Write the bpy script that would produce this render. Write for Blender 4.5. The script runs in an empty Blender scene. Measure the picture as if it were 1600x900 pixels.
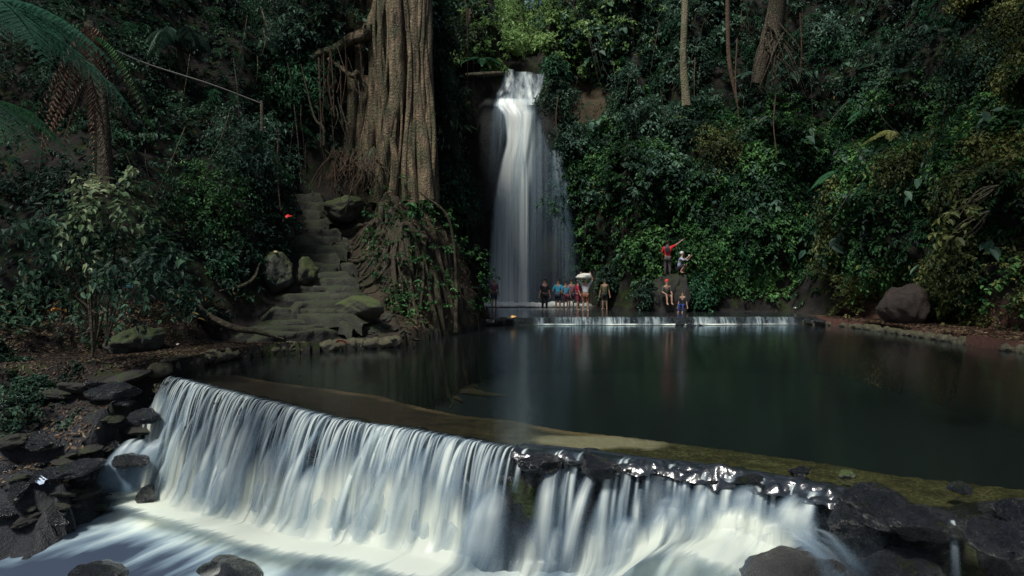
import bpy, bmesh, math, random
import numpy as np
from mathutils import Vector, Matrix, Quaternion
from mathutils.bvhtree import BVHTree
R = math.radians
S = bpy.context.scene
C = S.collection

# ------------------------------------------------------------------ camera, sky, sun, exposure
FPX, CX, HY, CZ = 1067.0, 800.0, 436.0, 2.0
cam = bpy.data.cameras.new("camera"); co = bpy.data.objects.new("camera", cam); C.objects.link(co)
cam.lens = 24.0; cam.sensor_width = 36.0; cam.shift_y = -14/1600; cam.clip_start = 0.05; cam.clip_end = 500
co.location = (0, 0, CZ); co.rotation_euler = (R(90), 0, 0); S.camera = co
w = bpy.data.worlds.new("World"); S.world = w; w.use_nodes = True
SUN_EL, SUN_AZ = 58, 215          # azimuth measured clockwise from +Y : the sun stands behind the camera, a little left
sky = w.node_tree.nodes.new("ShaderNodeTexSky"); sky.sky_type = 'NISHITA'; sky.sun_disc = False
sky.sun_elevation = R(SUN_EL); sky.sun_rotation = R(SUN_AZ); sky.dust_density = 2.5; sky.ozone_density = 2.0
bg = w.node_tree.nodes["Background"]; bg.inputs[1].default_value = 0.05
w.node_tree.links.new(sky.outputs[0], bg.inputs[0])
sl = bpy.data.lights.new("sun", 'SUN'); sl.energy = 3.0; sl.angle = R(10); sl.color = (1.0, 0.985, 0.92)
so = bpy.data.objects.new("sun", sl); C.objects.link(so)
_d = Vector((math.sin(R(SUN_AZ))*math.cos(R(SUN_EL)), math.cos(R(SUN_AZ))*math.cos(R(SUN_EL)), math.sin(R(SUN_EL))))
so.rotation_euler = _d.to_track_quat('Z', 'Y').to_euler()
S.view_settings.view_transform = 'Standard'; S.view_settings.look = 'None'; S.view_settings.gamma = 1
S.view_settings.exposure = 0.64
S.render.engine = 'CYCLES'
S.cycles.use_denoising = True
S.cycles.max_bounces = 6; S.cycles.diffuse_bounces = 3; S.cycles.glossy_bounces = 3
S.cycles.transmission_bounces = 4; S.cycles.transparent_max_bounces = 28; S.cycles.volume_bounces = 0
S.cycles.sample_clamp_indirect = 4

# ------------------------------------------------------------------ helpers
def P(px, py, D): return Vector(((px-CX)/FPX*D, D, CZ+(HY-py)/FPX*D))
def G(px, py, z=0.0):
    D = FPX*(CZ-z)/(py-HY); return Vector(((px-CX)/FPX*D, D, z))
rng = np.random.default_rng(7); rnd = random.Random(11)

def _h(ix, iy, iz):
    n = (ix*374761393 + iy*668265263 + iz*2147483647 + 1013904223) & 0xffffffff
    n = ((n ^ (n >> 13)) * 1274126177) & 0xffffffff
    return ((n ^ (n >> 16)) & 0xffff)/65535.0
def vnoise(p):
    p = np.asarray(p, float); i = np.floor(p).astype(np.int64); f = p-i; f = f*f*(3-2*f)
    r = 0
    for dx in (0, 1):
        for dy in (0, 1):
            for dz in (0, 1):
                wgt = (f[..., 0] if dx else 1-f[..., 0])*(f[..., 1] if dy else 1-f[..., 1])*(f[..., 2] if dz else 1-f[..., 2])
                r = r+wgt*_h(i[..., 0]+dx, i[..., 1]+dy, i[..., 2]+dz)
    return r*2-1
def fbm(p, o=4, seed=0.0):
    p = np.asarray(p, float)+seed*17.3; a = 1; s = 0; t = 0
    for _ in range(o): s = s+a*vnoise(p); t += a; a *= .5; p = p*2.03+5.1
    return s/t
def sstep(a, b, x):
    t = np.clip((x-a)/(b-a), 0, 1); return t*t*(3-2*t)
def nrm(v): return v/np.maximum(np.linalg.norm(v, axis=-1, keepdims=True), 1e-9)

def tag(o, label=None, cat=None, group=None, kind=None):
    for k, v in (('label', label), ('category', cat), ('group', group), ('kind', kind)):
        if v: o[k] = v
    return o
def empty(name, loc, label, cat, group=None, rz=0):
    o = bpy.data.objects.new(name, None); C.objects.link(o); o.location = loc; o.rotation_euler = (0, 0, rz)
    o.empty_display_size = .2
    return tag(o, label, cat, group)
class MB:
    """collects verts / faces / point attributes"""
    def __init__(s): s.v = []; s.q = []; s.t = []; s.n = 0; s.a = {}
    def add(s, v, quads=None, tris=None, **at):
        v = np.asarray(v, float).reshape(-1, 3)
        if quads is not None and len(quads): s.q.append(np.asarray(quads, np.int64)+s.n)
        if tris is not None and len(tris): s.t.append(np.asarray(tris, np.int64)+s.n)
        s.v.append(v)
        for k in set(list(at)+list(s.a)):
            s.a.setdefault(k, [np.zeros(s.n)] if s.n else [])
            x = at.get(k, 0.0); s.a[k].append(np.broadcast_to(np.asarray(x, float).reshape(-1), (len(v),)).copy() if np.ndim(x) else np.full(len(v), float(x)))
        s.n += len(v)
    def build(s, name, mat, parent=None, smooth=True, origin=None):
        v = np.concatenate(s.v); 
        if origin is not None: v = v-np.array(origin)
        me = bpy.data.meshes.new(name)
        Q = np.concatenate(s.q) if s.q else np.zeros((0, 4), np.int64)
        T = np.concatenate(s.t) if s.t else np.zeros((0, 3), np.int64)
        me.vertices.add(len(v)); me.vertices.foreach_set("co", v.astype(np.float32).ravel())
        me.loops.add(Q.size+T.size); me.loops.foreach_set("vertex_index", np.concatenate([Q.ravel(), T.ravel()]).astype(np.int32))
        me.polygons.add(len(Q)+len(T))
        ls = np.concatenate([np.arange(len(Q))*4, Q.size+np.arange(len(T))*3]).astype(np.int32)
        me.polygons.foreach_set("loop_start", ls)
        me.polygons.foreach_set("use_smooth", np.full(len(ls), smooth))
        me.update(calc_edges=True); me.validate()
        for k, a in s.a.items():
            at = me.attributes.new(k, 'FLOAT', 'POINT'); at.data.foreach_set("value", np.concatenate(a).astype(np.float32))
        if mat: me.materials.append(mat)
        o = bpy.data.objects.new(name, me); C.objects.link(o)
        if parent: o.parent = parent
        elif origin is not None: o.location = origin
        return o
def grid_faces(nu, nv, closed=False):
    i = np.arange(nv-1)[:, None]; j = np.arange(nu if closed else nu-1)[None, :]
    a = i*nu+j; b = i*nu+(j+1) % nu; c = (i+1)*nu+(j+1) % nu; d = (i+1)*nu+j
    return np.stack([a, b, c, d], -1).reshape(-1, 4)
def smooth_path(pts, n):
    pts = np.array([list(p) for p in pts], float)
    if len(pts) == 2: t = np.linspace(0, 1, n)[:, None]; return pts[0]*(1-t)+pts[1]*t
    p = np.vstack([2*pts[0]-pts[1], pts, 2*pts[-1]-pts[-2]]); out = []
    for t in np.linspace(0, len(pts)-1-1e-6, n):
        i = int(t); f = t-i; a, b, c, d = p[i], p[i+1], p[i+2], p[i+3]
        out.append(.5*((2*b)+(-a+c)*f+(2*a-5*b+4*c-d)*f*f+(-a+3*b-3*c+d)*f**3))
    return np.array(out)
def tube(mb, pts, r, seg=8, n=None, lump=0.0, flute=0.0, k=5, seed=0, cap=True):
    n = n or max(4, len(pts)*3); path = smooth_path(pts, n)
    rr = np.interp(np.linspace(0, 1, n), np.linspace(0, 1, len(r)), r) if np.ndim(r) else np.full(n, float(r))
    T = nrm(np.gradient(path, axis=0)); up = np.array([0, 0, 1.0]) if abs(T[0][2]) < .9 else np.array([0, 1.0, 0])
    A = nrm(np.cross(T, up)); B = np.cross(T, A)
    th = np.linspace(0, 2*math.pi, seg, endpoint=False)
    m = 1+flute*np.cos(k*th)[None, :]*np.ones((n, 1))
    v = path[:, None]+(A[:, None]*np.cos(th)[None, :, None]+B[:, None]*np.sin(th)[None, :, None])*(rr[:, None]*m)[..., None]
    if lump:
        q = v*1.0; q[..., 2] *= .35
        f = fbm(q*(0.8/max(rr.mean(), .02)), 3, seed)
        v = path[:, None]+(v-path[:, None])*(1+lump*f)[..., None]
    mb.add(v.reshape(-1, 3), grid_faces(seg, n, True))
    if cap:
        for e, idx in ((0, 0), (n-1, n-1)):
            ring = v[idx]; c = ring.mean(0)+T[idx]*(-1 if idx == 0 else 1)*rr[idx]*.3
            tr = [[j, (j+1) % seg, seg] if idx else [(j+1) % seg, j, seg] for j in range(seg)]
            mb.add(np.vstack([ring, c]), tris=tr)

# ------------------------------------------------------------------ materials
class N:
    def __init__(s, name):
        s.m = bpy.data.materials.new(name); s.m.use_nodes = True; s.t = s.m.node_tree; s.t.nodes.clear()
        s.out = s.t.nodes.new("ShaderNodeOutputMaterial")
    def n(s, typ, _in=None, **kw):
        nd = s.t.nodes.new(typ)
        for k, v in kw.items(): setattr(nd, k, v)
        for k, v in (_in or {}).items():
            if isinstance(v, bpy.types.NodeSocket): s.t.links.new(v, nd.inputs[k])
            else: nd.inputs[k].default_value = v
        return nd
    def attr(s, name): return s.n("ShaderNodeAttribute", attribute_name=name).outputs["Fac"]
    def pos(s, sc=(1, 1, 1)):
        g = s.n("ShaderNodeNewGeometry"); return s.n("ShaderNodeVectorMath", {0: g.outputs["Position"], 1: sc}, operation='MULTIPLY').outputs[0]
    def noise(s, vec, scale, detail=4, rough=.55, out="Fac", dist=0.0):
        return s.n("ShaderNodeTexNoise", {"Vector": vec, "Scale": scale, "Detail": detail, "Roughness": rough, "Distortion": dist}).outputs[out]
    def ramp(s, fac, stops):
        r = s.n("ShaderNodeValToRGB", {0: fac}); e = r.color_ramp.elements
        while len(e) < len(stops): e.new(.5)
        for el, (p, c) in zip(e, stops):
            el.position = p; el.color = c if len(c) == 4 else (*c, 1)
        return r.outputs[0]
    def mr(s, x, a, b, c=0.0, d=1.0, smooth=False):
        return s.n("ShaderNodeMapRange", {0: x, 1: a, 2: b, 3: c, 4: d}, interpolation_type='SMOOTHSTEP' if smooth else 'LINEAR').outputs[0]
    def math(s, op, a, b=0.0): return s.n("ShaderNodeMath", {0: a, 1: b}, operation=op, use_clamp=False).outputs[0]
    def mix(s, f, a, b):
        nd = s.n("ShaderNodeMix", data_type='RGBA'); 
        for i, v in ((0, f), (6, a), (7, b)):
            if isinstance(v, bpy.types.NodeSocket): s.t.links.new(v, nd.inputs[i])
            else: nd.inputs[i].default_value = v if i == 0 or len(v) == 4 else (*v, 1)
        return nd.outputs[2]
    def bump(s, h, st=.5, dist=.1): return s.n("ShaderNodeBump", {"Height": h, "Strength": st, "Distance": dist}).outputs[0]
    def pbr(s, col, rough=.6, bump=None, spec=.5, coat=0.0):
        d = {"Base Color": col if isinstance(col, bpy.types.NodeSocket) else (*col[:3], 1), "Roughness": rough, "Specular IOR Level": spec, "Coat Weight": coat, "Coat Roughness": .16}
        if bump is not None: d["Normal"] = bump; d["Coat Normal"] = bump
        return s.n("ShaderNodeBsdfPrincipled", d).outputs[0]
    def done(s, sh): s.t.links.new(sh, s.out.inputs[0]); return s.m

def rock_mat(name, a, b, moss=None, mossamt=.5, rough=(.35, .8), scale=1.0, bst=.6, bd=.08, coat=0.0, stretch=(1, 1, 1)):
    m = N(name); p = m.pos(stretch)
    n1 = m.noise(p, 1.3*scale, 6, .6); n2 = m.noise(p, 9*scale, 5, .65); n3 = m.noise(p, 38*scale, 3, .6)
    col = m.mix(m.mr(n1, .35, .65), a, b); col = m.mix(m.mr(n2, .3, .75, 0, .75), col, tuple(x*.35 for x in a))
    if moss:
        g = m.n("ShaderNodeNewGeometry"); z = m.n("ShaderNodeSeparateXYZ", {0: g.outputs["Normal"]}).outputs[2]
        f = m.math('MULTIPLY', m.mr(m.noise(p, 2.4*scale, 5, .6), .62-mossamt*.35, .72-mossamt*.3), m.mr(z, -.2, .5))
        col = m.mix(f, col, m.mix(m.mr(n3, .3, .7), moss, tuple(x*.4 for x in moss)))
    if coat: col = m.mix(m.mr(m.noise(p, 60*scale*.5, 3, .7), .58, .68, 0, .55), col, (.11, .12, .14))  # pale flecks in the colour stand in for wet glints
    h = m.math('ADD', m.math('MULTIPLY', n2, 1.0), m.math('MULTIPLY', n3, .6))
    return m.done(m.pbr(col, m.mr(n2, .3, .7, rough[0], rough[1]), m.bump(h, bst, bd), coat=coat))
def leaf_mat(name, dark, mid, light, rough=.55, trans=.22, spec=.22, dead=None):
    m = N(name); r = m.attr("rnd"); p = m.pos()
    cl = m.noise(p, .55, 3, .5)
    f = m.math('ADD', m.math('MULTIPLY', r, .75), m.mr(cl, .35, .65, -.25, .4)); r = f
    st = [(0.05, dark), (.5, mid), (.92, light)]
    col = m.ramp(f, st)
    if dead: col = m.mix(m.mr(m.attr('rnd'), .965, .975), col, dead)
    sh = m.pbr(col, rough, spec=spec)
    tr = m.n("ShaderNodeBsdfTranslucent", {0: m.mix(.5, col, light)}).outputs[0]
    return m.done(m.n("ShaderNodeMixShader", {0: trans, 1: sh, 2: tr}).outputs[0])
def bark_mat(name, a, b, c, sc=1.0):
    m = N(name); p = m.pos((1, 1, .16)); q = m.pos()
    n1 = m.noise(p, 5*sc, 6, .65); n2 = m.noise(q, 1.1, 4, .6); n3 = m.noise(q, 14*sc, 4, .6)
    col = m.mix(m.mr(n1, .35, .65), a, b); col = m.mix(m.mr(n2, .42, .62, 0, .7), col, c)
    col = m.mix(m.mr(n3, .58, .66, 0, .55), col, (.36, .35, .26)); col = m.mix(m.mr(m.noise(p, 2.2, 4, .7), .55, .68, 0, .8), col, tuple(x*.5 for x in a))
    return m.done(m.pbr(col, .75, m.bump(m.math('ADD', n1, m.math('MULTIPLY', n3, .7)), 1.0, .35), spec=.25))
def plain(name, col, rough=.6, var=.25, sc=12):
    m = N(name); n_ = m.noise(m.pos(), sc, 3)
    return m.done(m.pbr(m.mix(m.mr(n_, .3, .7), col, tuple(x*(1-var) for x in col)), rough))
def glass_water(name, tint, rough=.1, bs=.12, sc=(1, 1, 1), ior=1.33, scale=3.0, gtint=(.9, .95, 1)):
    m = N(name); p = m.pos(sc); h = m.noise(p, scale, 3, .5)
    nb = m.bump(h, bs, .04)
    fr = m.n("ShaderNodeFresnel", {"IOR": ior, "Normal": nb}).outputs[0]
    gl = m.n("ShaderNodeBsdfGlossy", {"Color": (*gtint, 1), "Roughness": rough, "Normal": nb}).outputs[0]
    tr = m.n("ShaderNodeBsdfTransparent", {0: (*tint, 1)}).outputs[0]
    return m.done(m.n("ShaderNodeMixShader", {0: fr, 1: tr, 2: gl}).outputs[0])
def silk(name, us, vs, lo=.38, hi=.62, cl=(.84, .88, .84), cd=(.42, .52, .60), base=.0, us2=3.0, vs2=.6):
    """silky falling water : streaks run along the fall (attribute tv), coverage from attribute dens"""
    m = N(name); u = m.attr("tu"); v = m.attr("tv"); de = m.attr("dens")
    vec = m.n("ShaderNodeCombineXYZ", {0: m.math('MULTIPLY', u, us), 1: m.math('MULTIPLY', v, vs), 2: 0.0}).outputs[0]
    vec2 = m.n("ShaderNodeCombineXYZ", {0: m.math('MULTIPLY', u, us2), 1: m.math('MULTIPLY', v, vs2), 2: 5.0}).outputs[0]
    n1 = m.noise(vec, 1.0, 3, .6); n2 = m.noise(vec2, 1.0, 3, .5)
    s_ = m.mr(m.math('ADD', m.math('MULTIPLY', n1, .55), m.math('MULTIPLY', n2, .45)), lo, hi, base, 1.0, True)
    # alpha = dens*(streak) pushed to solid where dens is high
    al = m.n("ShaderNodeMath", {0: m.math('MULTIPLY', de, m.math('ADD', s_, m.math('MULTIPLY', de, .35))), 1: 0.0}, operation='ADD', use_clamp=True).outputs[0]
    col = m.mix(m.mr(al, .1, .95), cd, cl)  # blue shade goes into thin water, highlight tone into dense water
    sh = m.n("ShaderNodeMixShader", {0: .45, 1: m.n("ShaderNodeBsdfDiffuse", {0: col}).outputs[0], 2: m.n("ShaderNodeBsdfTranslucent", {0: col}).outputs[0]}).outputs[0]
    sh = m.n("ShaderNodeMixShader", {0: .015, 1: sh, 2: m.n("ShaderNodeBsdfGlossy", {0: (1, 1, 1, 1), "Roughness": .35}).outputs[0]}).outputs[0]
    return m.done(m.n("ShaderNodeMixShader", {0: al, 1: m.n("ShaderNodeBsdfTransparent").outputs[0], 2: sh}).outputs[0])

M = {}
M['terrain'] = None
M['wetrock'] = rock_mat("wet dark rock", (.008, .010, .015), (.028, .031, .038), (.025, .035, .010), .2, (.10, .4), 2.6, 1.0, .09, coat=.7)
M['boulder'] = rock_mat("grey boulder", (.04, .042, .038), (.10, .10, .088), (.05, .075, .015), .75, (.5, .9), 1.2, .7, .07)
M['mossrock'] = rock_mat("mossy rock", (.05, .05, .04), (.08, .075, .055), (.06, .085, .015), 1.0, (.6, .9), 1.5, .8, .07)
M['stepstone'] = rock_mat("worn step stone", (.014, .014, .013), (.085, .078, .066), (.032, .045, .014), .85, (.5, .85), 1.6, .9, .06)
M['kerb'] = rock_mat("mossy kerb stone", (.055, .05, .038), (.19, .165, .11), (.09, .09, .035), .6, (.5, .85), 3, .9, .05)
M['palestone'] = rock_mat("pale slab", (.33, .30, .2), (.42, .39, .27), None, 0, (.5, .8), 2, .4, .02)
M['fig'] = bark_mat("fig bark", (.035, .024, .018), (.40, .29, .18), (.10, .12, .06))
M['darkbark'] = bark_mat("dark bark", (.07, .055, .04), (.12, .095, .065), (.06, .065, .035))
M['palebark'] = bark_mat("pale bark", (.22, .19, .12), (.33, .3, .2), (.15, .16, .08))
M['root'] = bark_mat("aerial root bark", (.12, .07, .045), (.2, .13, .085), (.12, .08, .05), 2)
M['brownroot'] = bark_mat("ground root bark", (.05, .038, .026), (.15, .12, .085), (.06, .065, .025), 2)
M['l_jungle'] = leaf_mat("jungle leaf", (.004, .013, .009), (.014, .042, .026), (.075, .15, .085), dead=(.16, .10, .03))
M['l_bright'] = leaf_mat("bright leaf", (.005, .020, .008), (.022, .080, .024), (.11, .24, .07), dead=(.2, .16, .04))
M['l_yellow'] = leaf_mat("yellow green leaf", (.010, .020, .007), (.055, .075, .022), (.22, .23, .075))
M['l_blue'] = leaf_mat("blue green leaf", (.006, .020, .014), (.03, .075, .052), (.12, .21, .14))
M['l_pale'] = leaf_mat("pale leaf", (.02, .05, .022), (.075, .12, .055), (.32, .35, .20))
M['l_gorge'] = leaf_mat("painted sunlit leaf", (.05, .11, .03), (.14, .27, .08), (.32, .44, .18), trans=.45)  # sunlight on the gorge leaves is put into this lighter green
M['l_fern'] = leaf_mat("fern leaf", (.006, .030, .016), (.020, .080, .036), (.07, .20, .09))
M['l_fernlit'] = leaf_mat('near fern leaf', (.012, .048, .030), (.028, .10, .064), (.075, .20, .13), trans=.4)  # brighter copy of the fern green, light on the fronds is in the colour
M['l_dead'] = leaf_mat("dead leaf", (.025, .014, .009), (.075, .042, .028), (.17, .10, .065), trans=.1)
M['litter'] = leaf_mat("leaf litter", (.018, .012, .009), (.055, .032, .022), (.18, .13, .075), trans=.05)
M['soil'] = rock_mat("dark soil", (.014, .013, .012), (.040, .034, .030), (.03, .045, .012), .4, (.5, .9), 2, .9, .06)

# ------------------------------------------------------------------ plan of the place
lip_px = [(262, 587), (330, 605), (450, 635), (530, 655), (640, 672), (720, 686), (800, 699), (900, 709), (1000, 722), (1080, 731), (1180, 746), (1300, 768), (1400, 785), (1600, 812)]
LIP = [G(a, b) for a, b in lip_px]; LIP += [Vector((6.2, 4.4, 0)), Vector((9.5, 2.4, 0)), Vector((14, .5, 0))]
lip = smooth_path(LIP, 700); lip[:, 2] = 0
ls_ = np.concatenate([[0], np.cumsum(np.linalg.norm(np.diff(lip, axis=0), axis=1))])
def lip_at(s):
    x = np.interp(s, ls_, lip[:, 0]); y = np.interp(s, ls_, lip[:, 1])
    x2 = np.interp(s+.15, ls_, lip[:, 0]); y2 = np.interp(s+.15, ls_, lip[:, 1]); x1 = np.interp(s-.15, ls_, lip[:, 0]); y1 = np.interp(s-.15, ls_, lip[:, 1])
    t = nrm(np.stack([x2-x1, y2-y1], -1)); n = np.stack([t[..., 1], -t[..., 0]], -1)   # points downstream
    return np.stack([x, y], -1), t, n
lipX = lip[:, 0]
def s_of_x(x): return np.interp(x, lip[:, 0], ls_)
foamz_x = [-7.5, -6.2, -5, -3.6, -2.2, -1.0, 0.2, 1.1, 1.6, 2.1, 2.6, 3.1, 4.2, 8]
foamz_z = [-2.15, -2.1, -1.95, -1.7, -1.45, -1.3, -1.22, -1.15, -.85, -.55, -.42, -.6, -.9, -1.2]
def foamz(x): return np.interp(x, foamz_x, foamz_z)

poolP = [(-6.98, 14.25), (-6.98, 14.8), (-7.0, 15.9), (-6.4, 17.9), (-4.8, 19), (-3.4, 19.9), (-3.1, 20.9), (-2.3, 24.8), (-.8, 29.6), (12.7, 30), (13.8, 28.8), (13.9, 24.8), (13.8, 21.1), (13.7, 18.2), (13.9, 12), (13, 6), (14, .5)]
pool_poly = np.array(poolP+[(a, b) for a, b in lip[::-1, :2][5:]])
upper_poly = np.array([(-.9, 29.5), (13.2, 29.9), (14.0, 34.9), (5.2, 35.9), (4.6, 42.6), (-3.2, 42.6), (-2.6, 36)])
floor_poly = np.array([(-40, -9), (-40, 15.3), (-12, 15.6), (-9, 16.6), (-8, 18.8), (-5, 19.9), (-3.3, 20.6), (-2.5, 24.5), (-1.0, 29.5), (-2.4, 36), (-2.8, 41.6), (4.3, 41.6), (5.0, 36.1), (10, 35.6), (14.2, 35), (15.2, 31), (17, 26.5), (16.8, 20), (16.2, 10), (16, -9)])
def poly_sd(p, poly):
    """signed distance: negative inside"""
    x, y = p[..., 0], p[..., 1]; d = np.full(x.shape, 1e9); ins = np.zeros(x.shape, bool); n = len(poly)
    for i in range(n):
        a = poly[i]; b = poly[(i+1) % n]; e = b-a
        t = np.clip(((x-a[0])*e[0]+(y-a[1])*e[1])/max(e@e, 1e-9), 0, 1)
        d = np.minimum(d, (x-a[0]-t*e[0])**2+(y-a[1]-t*e[1])**2)
        c = ((a[1] > y) != (b[1] > y)); 
        with np.errstate(divide='ignore', invalid='ignore'): xi = (b[0]-a[0])*(y-a[1])/(b[1]-a[1])+a[0]
        ins ^= c & (x < xi)
    return np.where(ins, -1, 1)*np.sqrt(d)
def line_d(p, line):
    x, y = p[..., 0], p[..., 1]; d = np.full(x.shape, 1e9); tt = np.zeros(x.shape)
    n = len(line)-1
    for i in range(n):
        a = np.array(line[i][:2]); b = np.array(line[i+1][:2]); e = b-a
        t = np.clip(((x-a[0])*e[0]+(y-a[1])*e[1])/(e@e), 0, 1)
        q = (x-a[0]-t*e[0])**2+(y-a[1]-t*e[1])**2; m = q < d; d = np.where(m, q, d); tt = np.where(m, i+t, tt)
    return np.sqrt(d), tt
STAIR = [(-5.9, 19.9, .3, 2.7), (-6.0, 21.3, 1.0, 2.1), (-6.3, 23.5, 2.13, 1.35), (-7.2, 25.4, 3.7, 1.2), (-8.1, 27.2, 5.4, .95)]
FRONT = np.array([(-40, 12.6), (-12, 13.3), (-9, 13.9), (-7.2, 13.95)]+[(a, b) for a, b in lip[::8, :2]])
front_poly = np.vstack([FRONT, [(40, 0), (40, -20), (-40, -20)]])
def height(p):
    x, y = p[..., 0], p[..., 1]
    P3 = np.stack([x, y, x*0], -1)
    d = poly_sd(p, floor_poly)
    # steepness of the slopes by place
    k = np.full(x.shape, 1.35)
    k = np.where(y > 28, 1.35+sstep(28, 31, y)*4.5, k)
    k = np.where(x > 3, 2.3+1.6*sstep(38, 42, y)*(x < 8), k)
    k = np.where((x < -9), 1.25, k)
    dd = np.maximum(d+.5*fbm(P3*.35, 3, 1), 0)
    z = .28+k*dd
    # right cliff : dark undercut foot, then leaning slope with ledges
    rt = (x > 3) & (y > 14)
    led = .9*np.sin(z*1.1+2*fbm(P3*.2, 2, 3))
    z = np.where(rt, z+led*sstep(0, 1.5, dd), z)
    z = np.minimum(z, 26+.4*fbm(P3*.2, 3, 4)*5)
    # river notch above the falls
    notch = sstep(2.0, 1.3, np.abs(x-.75))
    ngz = 15.05+np.maximum(y-43.2, 0)*.75+np.maximum(np.abs(x-.75)-1.0, 0)*1.2
    z = np.where((y > 41) & (z > ngz), z*(1-notch)+ngz*notch, z)
    back = sstep(44.5, 47, y)*sstep(7, 4.5, np.abs(x-1.0))
    z = z*(1-back)+np.minimum(z, 16+(y-44)*.55+np.maximum(np.abs(x-1)-2, 0)*1.2)*back
    # rooty mound under the fig
    mx, my = x+4.0-.28*(y-29), y-27.5
    r = np.sqrt(np.where(mx > 0, (mx/3.1)**2, (mx/1.7)**2)+np.where(my < 0, (my/7.4)**2, (my/4.2)**2))
    mz = -.1+5.5*np.clip(1-r**2.1, 0, 1)**.95+.35*fbm(P3*.9, 3, 6)*(r < 1)
    z = np.where((r < 1), np.maximum(np.where(x > -5.2, -.1, z), mz), z)
    # stair corridor
    sd, st = line_d(p, STAIR); idx = np.arange(len(STAIR))
    sz = np.interp(st, idx, [a[2] for a in STAIR]); sw = np.interp(st, idx, [a[3] for a in STAIR])
    f = sstep(sw+1.3, sw*.85, sd)*(y > 18.7)*sstep(29.5, 27.3, y)
    z = z*(1-f)+(sz-.12)*f
    # top landing behind the stairs climbs again
    # pool beds
    pd = poly_sd(p, pool_poly); sh, _ = line_d(p, lip[::8])
    shelfw = np.interp(x, [-7, -5, -2.5, 0, 2, 5], [1.3, 1.7, 2.2, 1.9, 1.8, 1.7])+.25*fbm(P3*.8, 2, 9)
    bed = -.10-.08*np.clip(sh/shelfw, 0, 1)-1.9*sstep(0, .9, sh-shelfw)
    bed = np.maximum(bed, -.12-.9*np.maximum(-pd, 0)) if False else bed
    z = np.where(pd < 0, np.where((r < 1), np.maximum(mz, bed), bed), z)
    ud = poly_sd(p, upper_poly)
    z = np.where((ud < 0) & (pd >= 0) & (z < 1.0), .02+.0*x, z)
    # in front of the lip and of the left bank : down to the lower stream
    fd = -poly_sd(p, front_poly)
    lowz = foamz(x)-.55
    bw = sstep(-7.15, -7.75, x)
    drop = bw*(.3-np.maximum(fd, 0)*(.85+.2*fbm(P3*.5, 2, 8))-.9*sstep(2.2, 3.2, fd))+(1-bw)*(-.06-np.maximum(fd, 0)*7)
    if True:
        t_ = drop*2.4+fbm(P3*.7, 3, 12)*1.2; terr = (np.floor(t_)+sstep(.25, .75, t_-np.floor(t_)))/2.4-fbm(P3*.7, 3, 12)*.5
        drop = np.where((x < -7.3) & (fd > .1), np.minimum(drop+.2, .35*drop+.65*terr), drop)
    z = np.where(fd > 0, np.maximum(drop, lowz+.3*fbm(P3*.8, 3, 14)), z)
    z = z+np.where((d < 0) & (pd > 0.15) & (fd < 0) & (ud > 0), .05*fbm(P3*1.5, 3, 2), 0)
    return z

def axis(*seg):
    a = []
    for lo, hi, st in seg: a += list(np.arange(lo, hi-1e-6, st))
    return np.array(a+[seg[-1][1]])
gx = axis((-42, -15, .6), (-15, 8, .11), (8, 20, .2), (20, 42, .7)); gy = axis((-9, 3, .6), (3, 16, .11), (16, 30, .14), (30, 48, .16), (48, 80, .7))
XX, YY = np.meshgrid(gx, gy); PP = np.stack([XX, YY], -1)
ZZ = height(PP)
V = np.stack([XX, YY, ZZ], -1)
# lumpy displacement along the normal on slopes
dzx = np.gradient(ZZ, gx, axis=1); dzy = np.gradient(ZZ, gy, axis=0)
Nn = nrm(np.stack([-dzx, -dzy, np.ones_like(ZZ)], -1)); slope = 1-Nn[..., 2]
Vs = V*np.array([1, 1, .8])
disp = (fbm(Vs*.45, 3, 21)*.75+fbm(Vs*1.5, 3, 22)*.22)*sstep(.08, .4, slope)*np.where((ZZ > .25), 1, 0)
mdm = (XX > -6.2) & (XX < -.3) & (YY > 19.8) & (YY < 30) & (ZZ < 6)
disp = np.where(mdm & (ZZ > .15), fbm(V*np.array([1.1, 1.1, .8]), 4, 24)*.5+fbm(V*3.2, 3, 25)*.16, disp)
bankm = (XX < -6.9) & (YY < 14.6) & (YY > 5)
disp = np.where(bankm, (fbm(V*np.array([1.3, 1.3, 3]), 4, 23)*.42)*sstep(.0, .15, slope), disp)
_sd, _st = line_d(PP, STAIR); disp *= np.where((_sd < np.interp(_st, np.arange(5), [a[3] for a in STAIR])+.2) & (YY > 18.7) & (YY < 28), .15, 1)
V = V+Nn*disp[..., None]
uc = sstep(1.8, 5.2, V[..., 2])*sstep(12, 9, V[..., 2])*np.interp(XX, [3.5, 4.5, 6.6, 7.4, 10, 11, 14, 16], [0, 2.4, 2.4, .5, .5, 2.0, 2.6, 0])*(YY > 33)
uc2 = sstep(1.5, 3.6, V[..., 2])*sstep(9, 6, V[..., 2])*np.interp(YY, [22, 25, 31, 34], [0, 2.2, 2.2, 0])*(XX > 14)
V[..., 1] -= uc; V[..., 0] -= uc2
m = N("ground"); p = m.pos(); z = m.n("ShaderNodeSeparateXYZ", {0: p}); zz = z.outputs[2]
n1 = m.noise(p, .8, 5, .6); n2 = m.noise(p, 6, 5, .65); n3 = m.noise(p, 30, 4, .6)
col = m.mix(m.mr(n1, .38, .62), (.009, .009, .009), (.026, .022, .019))
col = m.mix(m.mr(n2, .5, .7, 0, .8), col, (.008, .008, .008))
col = m.mix(m.mr(n3, .62, .75, 0, .5), col, (.06, .054, .046))
col = m.mix(m.math('MULTIPLY', m.mr(m.noise(p, 1.7, 4, .6), .52, .62), .8), col, m.mix(n3, (.010, .017, .005), (.03, .045, .010)))
col = m.mix(m.attr("soilpatch"), col, m.mix(m.mr(n2, .3, .7), (.075, .056, .034), (.035, .027, .018)))
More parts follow.
